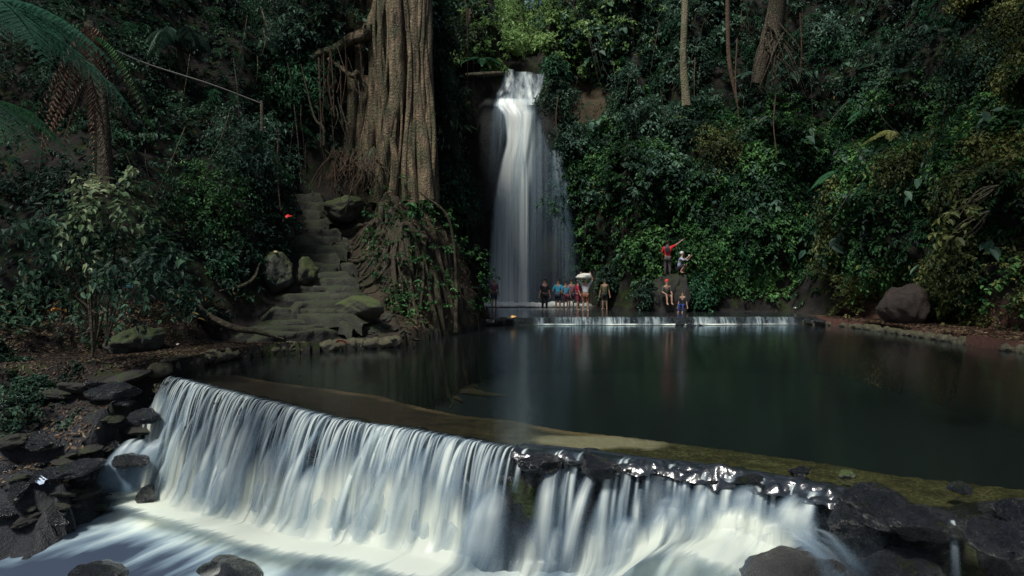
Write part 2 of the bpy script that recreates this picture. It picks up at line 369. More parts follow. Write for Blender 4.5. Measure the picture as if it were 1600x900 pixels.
col = m.mix(m.attr("shelf"), col, m.mix(m.mr(m.noise(p, 4, 5, .65), .35, .65), m.mix(m.mr(m.n('ShaderNodeSeparateXYZ', {0: p}).outputs[0], -1.5, 1.0), (.020, .014, .012), (.03, .026, .012)), m.mix(m.mr(m.n('ShaderNodeSeparateXYZ', {0: p}).outputs[0], -1.5, 1.0), (.042, .029, .022), m.mix(m.mr(n3, .42, .6), (.03, .035, .014), (.19, .175, .08)))))
col = m.mix(m.attr('rim'), col, (.30, .21, .12)); col = m.mix(m.attr('pale'), col, m.mix(n2, (.26, .23, .15), (.5, .46, .34)))
col = m.mix(m.attr("deep"), col, (.006, .012, .015))  # dark teal stands in for light lost in the deep water
col = m.mix(m.attr("redlitter"), col, m.mix(m.mr(n3, .35, .65), (.030, .016, .013), (.09, .042, .032)))
col = m.mix(m.attr("wet"), col, m.mix(n2, (.010, .012, .016), (.034, .036, .042)))
ro = m.mr(m.attr("wet"), 0, 1, .95, .35)
M['terrain'] = m.done(m.pbr(col, ro, m.bump(m.math('ADD', n2, m.math('MULTIPLY', n3, .4)), .8, .09), spec=.18))
pd = poly_sd(PP, pool_poly); shd, _ = line_d(PP, lip[::8]); fd = -poly_sd(PP, front_poly)
a_shelf = ((pd < 0) & (ZZ > -.6) & (ZZ < 0)).astype(float)*sstep(0, .1, -pd); a_deep = ((pd < 0) & (ZZ <= -.6)).astype(float)
shw_ = np.interp(XX, [-7, -5, -2.5, 0, 2, 5], [1.3, 1.7, 2.2, 1.9, 1.8, 1.7])+.25*fbm(np.stack([XX, YY, XX*0], -1)*.8, 2, 9)
a_rim = np.clip(.55+1.6*fbm(np.stack([XX, YY, XX*0], -1)*1.3, 3, 11), .1, 1)*a_shelf*sstep(.16, .04, np.abs(shd-shw_+.10))*sstep(2.2, 1.2, XX)*.9
_c = G(925, 679, -.05); a_pale = a_shelf*sstep(1.15, .75, np.sqrt(((XX-_c.x)/.85)**2+((YY-_c.y)/.42)**2)+.5*fbm(np.stack([XX, YY, XX*0], -1)*2.2, 3, 10))*.9
a_red = ((XX > 13.2) & (XX < 19) & (YY < 32) & (ZZ < 1.2) & (pd > 0)).astype(float)
a_wet = np.clip(sstep(0, 1.2, fd)*sstep(.35, -.8, ZZ), 0, 1)*np.where(XX > -7.3, 1, .85)
sp = lambda cx, cz, r1, r2: sstep(1.15, .6, np.sqrt(((XX-cx)/r1)**2+((ZZ-cz)/r2)**2)+.35*fbm(V*.9, 3, 31))
a_soil = sp(5.0, 14.0, 1.9, 3.0)*.8*(YY > 35)+.55*((XX > -6.4) & (XX < -.6) & (YY > 20) & (YY < 29.5) & (ZZ > .3) & (ZZ < 6))*np.clip(.5+1.2*fbm(V*.8, 3, 33), 0, 1)
mb = MB(); mb.add(V.reshape(-1, 3), grid_faces(len(gx), len(gy)), soilpatch=a_soil.ravel(), shelf=a_shelf.ravel(), rim=a_rim.ravel(), pale=a_pale.ravel(), deep=a_deep.ravel(), redlitter=a_red.ravel(), wet=a_wet.ravel())
terrain = mb.build("ground", M['terrain']); tag(terrain, kind="structure")
bvh = BVHTree.FromPolygons([tuple(v) for v in V.reshape(-1, 3)], [tuple(f) for f in grid_faces(len(gx), len(gy))])
def hit(px, py, back=0.0):
    """where the sight line through a photo point meets the ground: used to measure the place, returns a world point"""
    d = Vector(((px-CX)/FPX, 1, (HY-py)/FPX)); h = bvh.ray_cast(Vector((0, 0, CZ)), d.normalized())
    if h[0] is None: return P(px, py, 45), Vector((0, -1, 0))
    n = h[1]; n = n if n.dot(d) < 0 else -n
    return h[0], n
def gz(x, y):
    h = bvh.ray_cast(Vector((x, y, 60)), Vector((0, 0, -1))); return h[0].z if h[0] else 0

# ------------------------------------------------------------------ still water
def poly_sheet(name, poly, z, mat, st=.5):
    bm = bmesh.new(); vs = [bm.verts.new((a, b, z)) for a, b in poly]; bm.faces.new(vs)
    me = bpy.data.meshes.new(name); bm.to_mesh(me); bm.free()
    if me.polygons[0].normal.z < 0: me.flip_normals()
    me.materials.append(mat); o = bpy.data.objects.new(name, me); C.objects.link(o); return tag(o, kind="structure")
M['pool'] = glass_water("pool water", (.72, .74, .68), .15, .16, (.6, .22, 1), scale=2.4, gtint=(.82, .94, 1))  # gtint cools the reflected light with a blue tint
M['pool2'] = glass_water("upper water", (.7, .78, .8), .16, .25, (1, .4, 1), scale=3.0)
def inflate(poly, r=.18):
    c = np.array(poly); t = nrm(np.roll(c, -1, 0)-np.roll(c, 1, 0)); n = np.stack([t[:, 1], -t[:, 0]], -1)
    area = np.sum(c[:, 0]*np.roll(c[:, 1], -1)-np.roll(c[:, 0], -1)*c[:, 1]); return c+n*r*(1 if area > 0 else -1)
pp_ = np.vstack([inflate(np.array(poolP), .2)[1:-1], [(14.2, .5)], lip[::-4, :2][3:]])
poly_sheet("pool_water", pp_, 0.0, M['pool'])
poly_sheet("upper_pool_water", inflate(upper_poly, .3), .345, M['pool2'])

# ------------------------------------------------------------------ silky falls
def sheet(mb, rows, nu=40, nv=60, uo=0.0, edge=.25, edge2=None, bulge=.25, vfade=(0, 0)):
    """rows: (py, pxL, pxR, D, density); soft edged curtain"""
    rows = smooth_path(rows, nv); t = np.linspace(0, 1, nv); py, l, r, D, de = rows.T; de = np.clip(de, 0, 2)
    u = np.linspace(0, 1, nu)
    px = l[:, None]*(1-u)+r[:, None]*u
    Dm = D[:, None]-bulge*np.sin(u*math.pi)[None]+.12*fbm(np.stack([u[None]*6+0*px, 0*px+t[:, None]*2, 0*px+uo], -1), 2)
    x = (px-CX)/FPX*Dm; z = CZ+(HY-py[:, None])/FPX*Dm
    e2 = edge2 or edge; ed = np.minimum(sstep(0, edge, u), sstep(0, e2, 1-u)) if edge > 0 else np.ones(nu)
    vf = (sstep(0, vfade[0], t) if vfade[0] else np.ones(nv))*(sstep(0, vfade[1], 1-t) if vfade[1] else np.ones(nv))
    dn = de[:, None]*ed[None]*vf[:, None]
    mb.add(np.stack([x, Dm, z], -1).reshape(-1, 3), grid_faces(nu, nv), dens=dn.ravel(), tu=(x+uo).ravel(), tv=(z*1.0).ravel()*1.0)
M['silkfall'] = silk("falling water", 6.0, .05, .32, .68, base=.38, us2=2.2, vs2=.03, cl=(.92, .97, .94), cd=(.36, .50, .60))
M['silktop'] = silk("tumbling water", 2.6, .9, .38, .62, us2=1.4, vs2=.5, cl=(.80, .86, .82), cd=(.4, .5, .6))
mb = MB()
# the core
sheet(mb, [(152, 776, 838, 42.7, .9), (166, 774, 842, 42.4, 1.15), (181, 784, 846, 42.1, 1.15), (205, 788, 850, 42.0, 1.1), (227, 788, 850, 41.9, 1.1), (258, 779, 850, 41.8, 1.05), (318, 768, 852, 41.6, .95), (409, 761, 856, 41.4, .85), (482, 756, 860, 41.2, .85)], 60, 90, 0, .12, .5, vfade=(.03, 0))
sheet(mb, [(262, 776, 830, 41.5, .2), (318, 768, 832, 41.4, .6), (409, 761, 834, 41.2, .75), (484, 755, 836, 41.0, .95)], 50, 50, 7, .22, .3, vfade=(.3, 0))
# bright plumes
sheet(mb, [(160, 806, 842, 42.0, .9), (200, 808, 838, 41.8, 1.0), (260, 798, 832, 41.6, .8), (340, 792, 824, 41.4, .45), (480, 788, 822, 41.0, .3)], 24, 60, 3, .45, vfade=(.12, .2))
sheet(mb, [(230, 806, 828, 41.3, .2), (290, 806, 830, 41.2, 1.1), (400, 804, 831, 41.1, 1.2), (482, 802, 833, 40.9, 1.2)], 18, 50, 13, .42, vfade=(.2, 0))
sheet(mb, [(260, 778, 796, 41.3, .1), (320, 772, 796, 41.2, .5), (400, 768, 794, 41.1, .6), (482, 764, 794, 40.9, .8)], 18, 50, 23, .45, vfade=(.25, 0))
core = mb; mb = MB()
# left veil
sheet(mb, [(160, 770, 790, 42.2, .5), (185, 764, 800, 42.0, .42), (227, 761, 793, 41.9, .34), (290, 759, 782, 41.8, .25), (420, 757, 776, 41.5, .12)], 30, 60, 31, .35, vfade=(.05, .5))
# right veils
sheet(mb, [(175, 838, 846, 42.0, .4), (227, 836, 860, 41.8, .42), (258, 822, 884, 41.7, .38), (318, 815, 898, 41.5, .36), (409, 815, 914, 41.2, .30), (480, 815, 925, 41.0, .24)], 50, 70, 41, .3, vfade=(.08, .0))
sheet(mb, [(232, 860, 880, 41.5, .55), (262, 860, 887, 41.4, .5), (318, 866, 897, 41.2, .25), (420, 870, 910, 41.0, .1)], 24, 40, 53, .35, vfade=(.05, .4))
sheet(mb, [(275, 878, 889, 41.3, .6), (320, 878, 896, 41.2, .35), (420, 880, 912, 41.0, .12)], 20, 40, 63, .4, vfade=(.05, .5))
M['silkveil'] = silk("thin falling veil", 5.5, .05, .30, .72, base=.2, us2=1.3, vs2=.08, cl=(.74, .82, .84), cd=(.22, .34, .46))
o = mb.build("waterfall_veil", M['silkveil']); tag(o, kind="structure")
fall = core.build("waterfall", M['silkfall']); tag(fall, kind="structure")
mb = MB()
sheet(mb, [(104, 790, 846, 45.5, .7), (112, 789, 851, 44.2, .75), (130, 781, 848, 43.5, .62), (150, 774, 842, 43.0, .7), (164, 769, 838, 42.5, 1.0)], 50, 40, 5, .14, bulge=0)
sheet(mb, [(108, 788, 805, 44.0, 1.0), (128, 785, 806, 43.3, .9), (150, 772, 800, 42.8, .9), (166, 768, 800, 42.3, 1.0)], 24, 30, 15, .35, bulge=0)
sheet(mb, [(112, 842, 852, 44.0, .8), (135, 838, 849, 43.3, .6), (160, 826, 842, 42.5, .8)], 16, 30, 25, .4, bulge=0)
sheet(mb, [(112, 808, 830, 44.0, .8), (140, 796, 815, 43.1, .7), (164, 780, 812, 42.4, .8)], 16, 30, 35, .4, bulge=0)
sheet(mb, [(112, 815, 824, 43.9, .7), (140, 818, 834, 43.0, .7), (164, 815, 838, 42.4, .9)], 16, 30, 45, .4, bulge=0)
top = mb.build("waterfall_crest", M['silktop']); tag(top, kind="structure")
# rock face behind the fall
mb = MB()
zz_ = np.linspace(-.3, 16.2, 70); xx_ = np.linspace(-4.2, 7.0, 60)
A, B = np.meshgrid(xx_, zz_); D = 42.9+np.maximum(B-13, 0)*1.15-.25*np.maximum(2-B, 0)
D = D-.55*sstep(1.2, .2, np.sqrt(((A+.75)/.75)**2+((B-11.2)/1.7)**2))
D = D+sstep(12.2, 8.5, B)*-.45+.32*fbm(np.stack([A, B*.8, A*0], -1)*.9, 4, 3)+.25*np.abs(A-1.2)*(A > 3.0)*-.8
tilt = np.where((B > 14.6) & (np.abs(A-.9) < 1.5), 1.2, 0)
D = D+tilt+3.0*sstep(2.6, 4.2, A+sstep(9, 14, B)*.9-np.maximum(12-B, 0)*.25)+1.5*sstep(-1.6, -3, A)
mb.add(np.stack([A, D, B], -1).reshape(-1, 3), grid_faces(60, 70))
fr = mb.build("cliff", rock_mat('damp cliff rock', (.010, .012, .014), (.030, .032, .032), (.02, .035, .01), .3, (.75, .95), 1.2, .9, .15)); tag(fr, kind="structure")
# white water where the fall lands
m = N("white water"); de = m.attr("dens"); nz = m.noise(m.pos((1, .5, 1)), 2.2, 3)
al = m.n("ShaderNodeMath", {0: m.math('MULTIPLY', de, m.mr(nz, .2, .6, .5, 1.3)), 1: 0.0}, operation='ADD', use_clamp=True).outputs[0]
M['white'] = m.done(m.n("ShaderNodeMixShader", {0: al, 1: m.n("ShaderNodeBsdfTransparent").outputs[0], 2: m.n("ShaderNodeBsdfDiffuse", {0: (.82, .85, .78, 1)}).outputs[0]}).outputs[0])
mb = MB(); nu, nv = 60, 16
u, v = np.meshgrid(np.linspace(-2.0, 6.6, nu), np.linspace(0, 1, nv))
yy = 40.2-(1-v)*1.6*sstep(7.5, 3, u); z_ = .37+.22*np.sin(v*math.pi)*sstep(6.6, 3, u)*(1+.9*fbm(np.stack([u*1.6, v*2, u*0], -1)*2, 3))
mb.add(np.stack([u, yy+1.0, z_], -1).reshape(-1, 3), grid_faces(nu, nv), dens=(np.sin(v*math.pi)**.5*np.interp(u, [-2, -1.4, 1.2, 3.6, 5.8], [0, 1.2, 1.1, .5, 0])).ravel())
o = mb.build("plunge_foam", M['white']); tag(o, kind="structure")

# ------------------------------------------------------------------ low weir at the back of the pool
wb = MB(); nu, nv = 160, 8
xs = np.linspace(-1.1, 13.4, nu)
for a, b, zt, off in ((0, nu, .27, 0),):
    prof = [(.0, -.5), (-.02, 0), (-.03, .18), (.0, .30), (.12, .325), (.5, .32), (.55, -.5)]
    vv = []
    for j, (py_, pz) in enumerate(prof):
        n_ = fbm(np.stack([xs*3, xs*0+py_*3, xs*0+pz*3], -1), 3, 2)
        vv.append(np.stack([xs, 29.75+.02*xs+py_+.05*n_, xs*0+pz+.02*n_], -1))
    vv = np.array(vv); wb.add(vv.reshape(-1, 3), grid_faces(nu, len(prof)))
weir = wb.build("low_weir", M['wetrock'], origin=(6, 29.9, 0)); tag(weir, "low dark stone weir across the far end of the pool, water spilling over it", "weir")
cm = MB(); nu, nv = 420, 8
u, v = np.meshgrid(np.linspace(.9, 12.6, nu), np.linspace(0, 1, nv))
nn = fbm(np.stack([u*2.2, u*0, u*0], -1), 3, 5)
hole = np.interp(u, [0, 7.1, 7.3, 7.8, 8.0, 13], [1, 1, .15, .15, 1, .9])*np.clip(.75+1.3*fbm(np.stack([u*1.1, u*0+4, u*0], -1), 3), .1, 1)
y0 = 29.75+.02*u
cm.add(np.stack([u, y0-.06-.22*v**.6-.05*nn, .35-.33*v**1.4], -1).reshape(-1, 3), grid_faces(nu, nv), dens=((.62+1.2*nn+.25*v)*hole*np.interp(u, [.9, 1.2, 12.2, 12.6], [0, 1, .8, .1])).clip(.05, 1.1).ravel(), tu=u.ravel(), tv=v.ravel())
M['silkweir'] = silk("weir water", 9, .6, .40, .60, us2=3, vs2=.4)
o = cm.build("weir_spill", M['silkweir']); tag(o, kind="structure")
cm = MB(); u, v = np.meshgrid(np.linspace(.9, 12.6, nu), np.linspace(0, 1, 6))
y0 = 29.75+.02*u
cm.add(np.stack([u, y0-.22-(.16+.5*np.clip(fbm(np.stack([u*.9, u*0, v*0], -1), 3, 16), 0, 1))*v-.22*fbm(np.stack([u*.8, u*0, v*0], -1), 3, 6), .012+.05*np.sin(v*math.pi)+0*u], -1).reshape(-1, 3), grid_faces(nu, 6), dens=(np.sin(v*math.pi)**.8*np.clip(.75+1.2*fbm(np.stack([u*1.6, u*0+2, u*0], -1), 3), .15, 1.1)*np.interp(u, [.9, 1.6, 10.5, 12.6], [0, 1, .8, 0])).ravel())
o = cm.build("weir_foam", M['white']); tag(o, kind="structure")

# ------------------------------------------------------------------ the near cascade: rock wall, curtain, strands, foam
L0, L1 = 0.12, float(s_of_x(3.35))
ns, nh = 420, 34
s = np.linspace(-.3, ls_[-1]*.82, ns); q, t, n = lip_at(np.clip(s, 0, None)); q = q+t*np.minimum(s, 0)[:, None]
h = np.linspace(0, 1, nh)
H_ = 2.6
zz2 = np.where(h < .12, -.05+.0*h, -.05-(h-.12)/.88*H_); back = np.where(h < .12, -.35*(1-h/.12), 0)
P3 = np.stack([np.broadcast_to(q[None, :, 0], (nh, ns)), np.broadcast_to(q[None, :, 1], (nh, ns)), np.broadcast_to(zz2[:, None], (nh, ns))], -1)
bul = .28*fbm(P3*np.array([1.3, 1.3, 1.5]), 3, 40)+.10*fbm(P3*4.5, 3, 41)+.22*np.clip(-P3[..., 2], 0, 2.5)
lumpR = sstep(.4, 1.4, P3[..., 0])*(h < .5)[:, None]
off = back[:, None]+bul*np.clip((h-.06)/.15, 0, 1)[:, None]+.02
zc = P3[..., 2]+np.where(h[:, None] < .2, .05*fbm(P3*5, 3, 43)+.11*np.clip(fbm(P3*2.1, 3, 44), -.2, 1)*(.25+lumpR), 0)
vv = np.stack([P3[..., 0]+n[None, :, 0]*off, P3[..., 1]+n[None, :, 1]*off, zc], -1)
mb = MB(); mb.add(vv.reshape(-1, 3), grid_faces(ns, nh))
ww = mb.build("weir_wall", M['wetrock'], origin=(0, 8.5, -1)); tag(ww, "long dark wet rock weir that the near cascade pours over", "weir")

M['silk'] = silk("silky strand", 1.0, .5, .30, .60, us2=1, vs2=.5, base=.25, cl=(.75, .81, .76), cd=(.22, .32, .42))
M['silksheet'] = silk("silky sheet", 13, .35, .40, .64, us2=4, vs2=.25, cl=(.62, .71, .71), cd=(.12, .20, .29))
# coverage along the lip (photo x -> amount)
cov_px = [262, 300, 420, 640, 705, 745, 790, 812, 822, 835, 848, 862, 872, 900, 925, 940, 985, 1075, 1095, 1120, 1150, 1200, 1285, 1300, 1320]
cov_v = [1, 1, 1, 1, .8, .9, .85, .5, .3, .1, .1, .5, .9, .5, .08, .15, .8, .95, .4, .9, .8, .9, .9, .3, 0]
lipPX = lip[:, 0]/lip[:, 1]*FPX+CX
def cov(s):
    s = np.asarray(s, float); px = np.interp(s, ls_, lipPX); n_ = fbm(np.stack([s*2.3, s*0, s*0+8], -1), 3, 90)
    return np.clip(np.interp(px, cov_px, cov_v)*(1-np.interp(px, [300, 600, 750, 1100, 1300], [.1, .6, 1.0, .8, .6])*np.clip(.14-n_, 0, .6)*1.3), 0, 1)
def traj(s, v0, zbot, n=22, start=-.10, z0=.012, drift=0.0):
    """parabola over the lip"""
    q, t, nn = lip_at(np.array(s)); fall = max(.05, z0-zbot)
    tt = np.concatenate([[-.3, -.12], np.linspace(0, math.sqrt(2*fall/9.81), n-2)])
    out = np.where(tt < 0, tt*.4, v0*tt); z = np.where(tt < 0, z0, z0-.5*9.81*tt**2)
    return q[None]+nn[None]*out[:, None]+t[None]*(drift*np.maximum(tt, 0)*v0)[:, None], z, t, tt
mb = MB()
# continuous soft sheets
for layer, (v0, lo_, dk) in enumerate(((.42, 0.0, .38), (.62, .05, .24))):
    S_ = np.linspace(L0, L1, 520); rowsP = []
    for s in S_:
        zb = foamz(float(np.interp(s, ls_, lip[:, 0])))-.1; vj = v0*(1+.35*float(fbm(np.array([s*1.7, layer*9.0, 0]), 3)))
        xy, z, t, tt = traj(s, vj, zb-.1, 24); rowsP.append(np.column_stack([xy, z]))
    A = np.array(rowsP).transpose(1, 0, 2)
    tt_ = np.linspace(0, 1, 24)[:, None]; cv = cov(S_)[None]
    patch = fbm(np.stack([np.broadcast_to(S_[None]*1.5, (24, 520)), np.broadcast_to(tt_*1.2, (24, 520)), np.full((24, 520), layer*5.)], -1), 3)
    dn = np.clip(dk+.65*patch+.15*tt_, .02, 1.0)*cv*sstep(0, .12, tt_)*sstep(1.0, .8, tt_)
    mb.add(A.reshape(-1, 3), grid_faces(520, 24), dens=dn.ravel(), tu=np.broadcast_to(S_[None], (24, 520)).ravel()+layer*40, tv=np.broadcast_to(tt_*2.4, (24, 520)).ravel())
cs = mb.build("cascade_sheet", M['silksheet']); tag(cs, kind="structure")
def ribbon(mb, path, z, tdir, w, dn, uid, nu=7, round_=.4, soft=False):
    n = len(z); u = np.linspace(-1, 1, nu)
    prof = np.sqrt(np.clip(1-u**2*.95, 0, 1))
    X = path[:, None, 0]+tdir[0]*w[:, None]*u; Y = path[:, None, 1]+tdir[1]*w[:, None]*u
    b = np.array([tdir[1], -tdir[0]]); X = X+b[0]*prof*w[:, None]*round_; Y = Y+b[1]*prof*w[:, None]*round_
    Z = np.broadcast_to(z[:, None], X.shape)+prof*w[:, None]*.1
    ed = (1-u**2)**1.6 if soft else (1-np.abs(u)**1.6)
    mb.add(np.stack([X, Y, Z], -1).reshape(-1, 3), grid_faces(nu, n), dens=(dn[:, None]*ed[None]).ravel(), tu=(uid+u[None]*.8+0*X).ravel(), tv=(np.linspace(0, 1, n)[:, None]*2+0*X).ravel())
mb = MB(); r_ = random.Random(5)
s = L0
while s < L1:                       # thin strands leaving the lip
    c = float(cov(s)); s += r_.uniform(.022, .06)*(1.0 if c > .5 else 1.5)
    if r_.random() > c*.95: continue
    w0 = r_.choice([.012, .016, .022, .03, .04]); w1 = w0*r_.uniform(1.1, 2.6); x = float(np.interp(s, ls_, lip[:, 0]))
    zb = foamz(x)-.05
    if r_.random() < .45: zb = zb*r_.uniform(.3, .7)
    v0 = r_.uniform(.5, 1.0)
    z0 = .012-(.10*(r_.random()**2) if x > .3 else .02*r_.random())
    xy, z, t, tt = traj(s, v0, zb, 20, z0=z0, drift=r_.uniform(-.12, .05))
    k = np.linspace(0, 1, 20)
    dn = np.minimum(1, r_.uniform(.65, 1.15)*np.interp(k, [0, .08, .2, .6, 1], [.0, .75, 1, .8, .1]))
    ribbon(mb, xy, z, t, w0+(w1-w0)*k, dn, r_.uniform(0, 400))
st = mb.build("cascade_strands", M['silk']); tag(st, kind="structure")
mb = MB()
for i in range(230):                # soft broken fans where water strikes the rock and spreads
    s = r_.uniform(L0, L1); c = float(cov(s))
    if r_.random() > c: continue
    x = float(np.interp(s, ls_, lip[:, 0])); zf = foamz(x)
    zs = zf*r_.uniform(.03, .65); w0 = r_.uniform(.02, .07); w1 = w0*r_.uniform(1.6, 4)
    q, t, nn = lip_at(np.array(s)); n_ = 24; T = math.sqrt(2*(zs-zf+.1)/9.81); tt = np.linspace(0, T, n_); v0 = r_.uniform(.35, 1.1)
    st0 = .12+abs(zs)*.27
    xy = q[None]+nn[None]*(st0+v0*tt)[:, None]+t[None]*((r_.uniform(-.5, .02))*tt)[:, None]; z = zs-.5*9.81*tt**2
    k = np.linspace(0, 1, n_); dn = r_.uniform(.3, .95)*np.interp(k, [0, .2, .5, .8, 1], [0, .45, 1, .7, .0])
    ribbon(mb, xy, z, t, (w0+(w1-w0)*k**.8)*1.5, dn, r_.uniform(0, 400), 13, .15, soft=True)
for i in range(120):                # thick separate cords from the lip
    s = r_.uniform(L0, L1); c = float(cov(s)); x = float(np.interp(s, ls_, lip[:, 0]))
    if r_.random() > c or (x < -2.5 and r_.random() < .5): continue
    w0 = r_.uniform(.025, .06); xy, z, t, tt = traj(s, r_.uniform(.6, 1.05), foamz(x)-.05, 24, z0=.012-.05*r_.random(), drift=r_.uniform(-.25, .02)); k = np.linspace(0, 1, 24)
    ribbon(mb, xy, z, t, w0*(1+1.8*k), r_.uniform(.6, 1.0)*np.interp(k, [0, .1, .35, .8, 1], [0, .35, 1, .9, .1]), r_.uniform(0, 400), 11, .3, soft=True)
st = mb.build("cascade_fans", M['silk']); tag(st, kind="structure")

# the luminous skirt : falling water gathering and bending into the stream
mb = MB(); S_, K_ = np.meshgrid(np.linspace(L0-.1, L1+.1, 620), np.linspace(0, 1, 44)); x_ = np.interp(S_, ls_, lip[:, 0]); zf_ = foamz(x_)
q, t, nn = lip_at(S_)
hgt = np.clip(.72+.45*fbm(np.stack([S_*1.3, S_*0, S_*0+3], -1), 3), .25, .95)*np.abs(zf_)
kk = K_; fall_ = np.clip(kk/.68, 0, 1); run = np.clip((kk-.60)/.40, 0, 1)
zc_ = zf_+hgt*(1-fall_**1.7)+.02; out_ = .30+.30*fall_+.95*run**1.3
rd = fbm(np.stack([(S_-.35*K_)*2.1, K_*.9, S_*0], -1), 3, 80)*.15+fbm(np.stack([(S_-.35*K_)*7.5, K_*1.1, S_*0], -1), 2, 81)*.045
out_ = out_+rd*sstep(0, .4, kk)*(1-.6*run); zc_ = zc_+rd*run*.55*(1-run)+.0
dr_ = -(.32*K_)*.9
X = q[..., 0]+nn[..., 0]*out_+t[..., 0]*dr_; Y = q[..., 1]+nn[..., 1]*out_+t[..., 1]*dr_
dn = sstep(0, .5, kk)*(.40+.72*kk)+.55*fbm(np.stack([(S_-.35*K_)*2.6, K_*.8, S_*0], -1), 3, 82)*(1-kk*.5)
dn = np.clip(dn*sstep(1.0, .80, kk)*np.clip(cov(S_)+.3*kk, 0, 1)*1.15, 0, 1.2)
mb.add(np.stack([X, Y, zc_], -1).reshape(-1, 3), grid_faces(620, 44), dens=dn.ravel(), tu=(S_-.35*K_).ravel(), tv=(K_*2).ravel())
M['silkskirt'] = silk("gathering white water", 9, .6, .28, .62, us2=3.2, vs2=.5, base=.25, cl=(.78, .82, .72), cd=(.15, .24, .33))
o = mb.build("cascade_skirt", M['silkskirt']); tag(o, kind="structure")

# lower stream : milky foam running away to the left
m = N("milky stream"); p = m.n("ShaderNodeCombineXYZ", {0: m.attr("fs"), 1: m.attr("fdist"), 2: 0.0}).outputs[0]
pv = m.n("ShaderNodeVectorMath", {0: p, 1: (1.0, .28, 1)}, operation='MULTIPLY').outputs[0]
n1 = m.noise(pv, 1.6, 3, .5, dist=.6); n2 = m.noise(pv, 5.0, 4, .55)
f = m.math('ADD', m.math('MULTIPLY', n1, .65), m.math('MULTIPLY', n2, .35)); f = m.math('ADD', f, m.math('SUBTRACT', m.attr("foam"), .5))
col = m.ramp(f, [(.34, (.03, .045, .075)), (.56, (.15, .21, .26)), (.76, (.40, .48, .49)), (1.0, (.74, .78, .68))])
hb = m.bump(n1, .25, .1)
sh = m.n("ShaderNodeMixShader", {0: .12, 1: m.n("ShaderNodeBsdfDiffuse", {0: col}).outputs[0], 2: m.n("ShaderNodeBsdfGlossy", {0: (.8, .85, .9, 1), "Roughness": .4}).outputs[0]}).outputs[0]
M['stream'] = m.done(sh)
ns, nd = 260, 110
S_, Dd = np.meshgrid(np.linspace(-9, L1+1.2, ns), np.linspace(0, 1, nd)**1.4*9)
q, t, n = lip_at(np.clip(S_, 0, None)); t0 = np.array([-.93, .05]); q = q+np.minimum(S_, 0)[..., None]*np.array([.93, -.05])
X = q[..., 0]+n[..., 0]*(Dd-.5); Y = q[..., 1]+n[..., 1]*(Dd-.5)
w3 = np.stack([X, Y, X*0], -1)
zb = foamz(X+.3*Dd)-.05-.10*Dd
splash = np.exp(-((Dd-.9)/.5)**2)*(.12+.22*np.clip(fbm(np.stack([S_*1.1, Dd*.8, S_*0], -1), 2, 60), -.3, 1))
Z = zb+splash+.10*fbm(np.stack([S_*.7, Dd*.35, S_*0], -1), 3, 61)+.03*fbm(np.stack([S_*2.5, Dd*.9, S_*0], -1), 2, 62)
Z = np.maximum(Z, -2.9)
foam = np.exp(-((Dd-.9)/1.0)**2)*.55+.30*np.exp(-((Dd-2.0)/2.2)**2)+.04+.55*fbm(np.stack([S_*1.3, Dd*.45, S_*0], -1), 4, 66)
mb = MB(); mb.add(np.stack([X, Y, Z], -1).reshape(-1, 3), grid_faces(ns, nd), foam=foam.ravel(), fs=S_.ravel(), fdist=Dd.ravel())
o = mb.build("stream_water", M['stream']); tag(o, kind="structure")

# ------------------------------------------------------------------ boulders
def rock_mesh(mb, c, r, seed, amp=.36, sub=5, flat=0.0, facet=.5):
    bm = bmesh.new(); bmesh.ops.create_icosphere(bm, subdivisions=sub, radius=1)
    v = np.array([x.co[:] for x in bm.verts]); f = np.array([[x.index for x in p_.verts] for p_ in bm.faces]); bm.free()
    rs = np.random.default_rng(seed)
    for _ in range(int(9*facet)+2):                       # planed faces
        d = nrm(rs.normal(size=3)); h = rs.uniform(.55, .85); k = v@d; v = v-np.maximum(k-h, 0)[:, None]*d*.85
    v = v*(1+amp*fbm(v*1.1, 4, seed*.37)[:, None]+.13*fbm(v*3.2, 4, seed)[:, None])
    if flat: v[:, 2] = np.minimum(v[:, 2], flat)
    v = v*np.array(r); mb.add(v+np.array(c), tris=f)
def rock(name, c, r, seed, mat, label, cat="rock", group=None, **kw):
    mb = MB(); rock_mesh(mb, (0, 0, 0), r, seed, **kw); o = mb.build(name, mat, origin=(0, 0, 0)); o.location = c; o.rotation_euler = (0, 0, (seed*1.7) % 6.28)
    return tag(o, label, cat, group)
BG_ = "boulders along the cascade"
rock("boulder", P(1365, 790, 6.1), (.30, .30, .20), 3, M['wetrock'], "knobbly black wet boulder standing highest at the right end of the cascade lip", group=BG_)
rock("boulder", P(1440, 818, 5.8), (.34, .30, .15), 8, M['wetrock'], "broad black wet boulder just right of the knobbly highest one", group=BG_)
rock("boulder", P(1320, 815, 6.1), (.14, .2, .16), 12, M['wetrock'], "small dark rock between the curtain's right end and the knobbly boulder", group=BG_)
rock("boulder", P(1560, 838, 5.4), (.22, .3, .15), 15, M['wetrock'], "dark speckled boulder in the lower right corner", group=BG_)
rock("boulder", P(1592, 798, 5.7), (.16, .25, .09), 16, M['wetrock'], "brown black rock on the shelf at the right picture edge", group=BG_)
rock("boulder", P(1410, 900, 5.8), (.70, .35, .20), 17, M['wetrock'], "shadowed rock under the overhang of the right boulders", group=BG_)
rock("stone", P(1249, 737, 7.0), (.11, .09, .07), 24, M['wetrock'], "small grey stone poking out of the shallow shelf behind the lip", group="stones on the shallow shelf")
rock("stone", P(1325, 742, 6.9), (.10, .08, .045), 25, M['boulder'], "small pale stone on the shallow shelf right of the grey one", group="stones on the shallow shelf")
rock("stone", P(1175, 748, 6.85), (.20, .10, .04), 26, M['wetrock'], "flat shiny stone at the lip above the short curtain", group="stones on the shallow shelf")
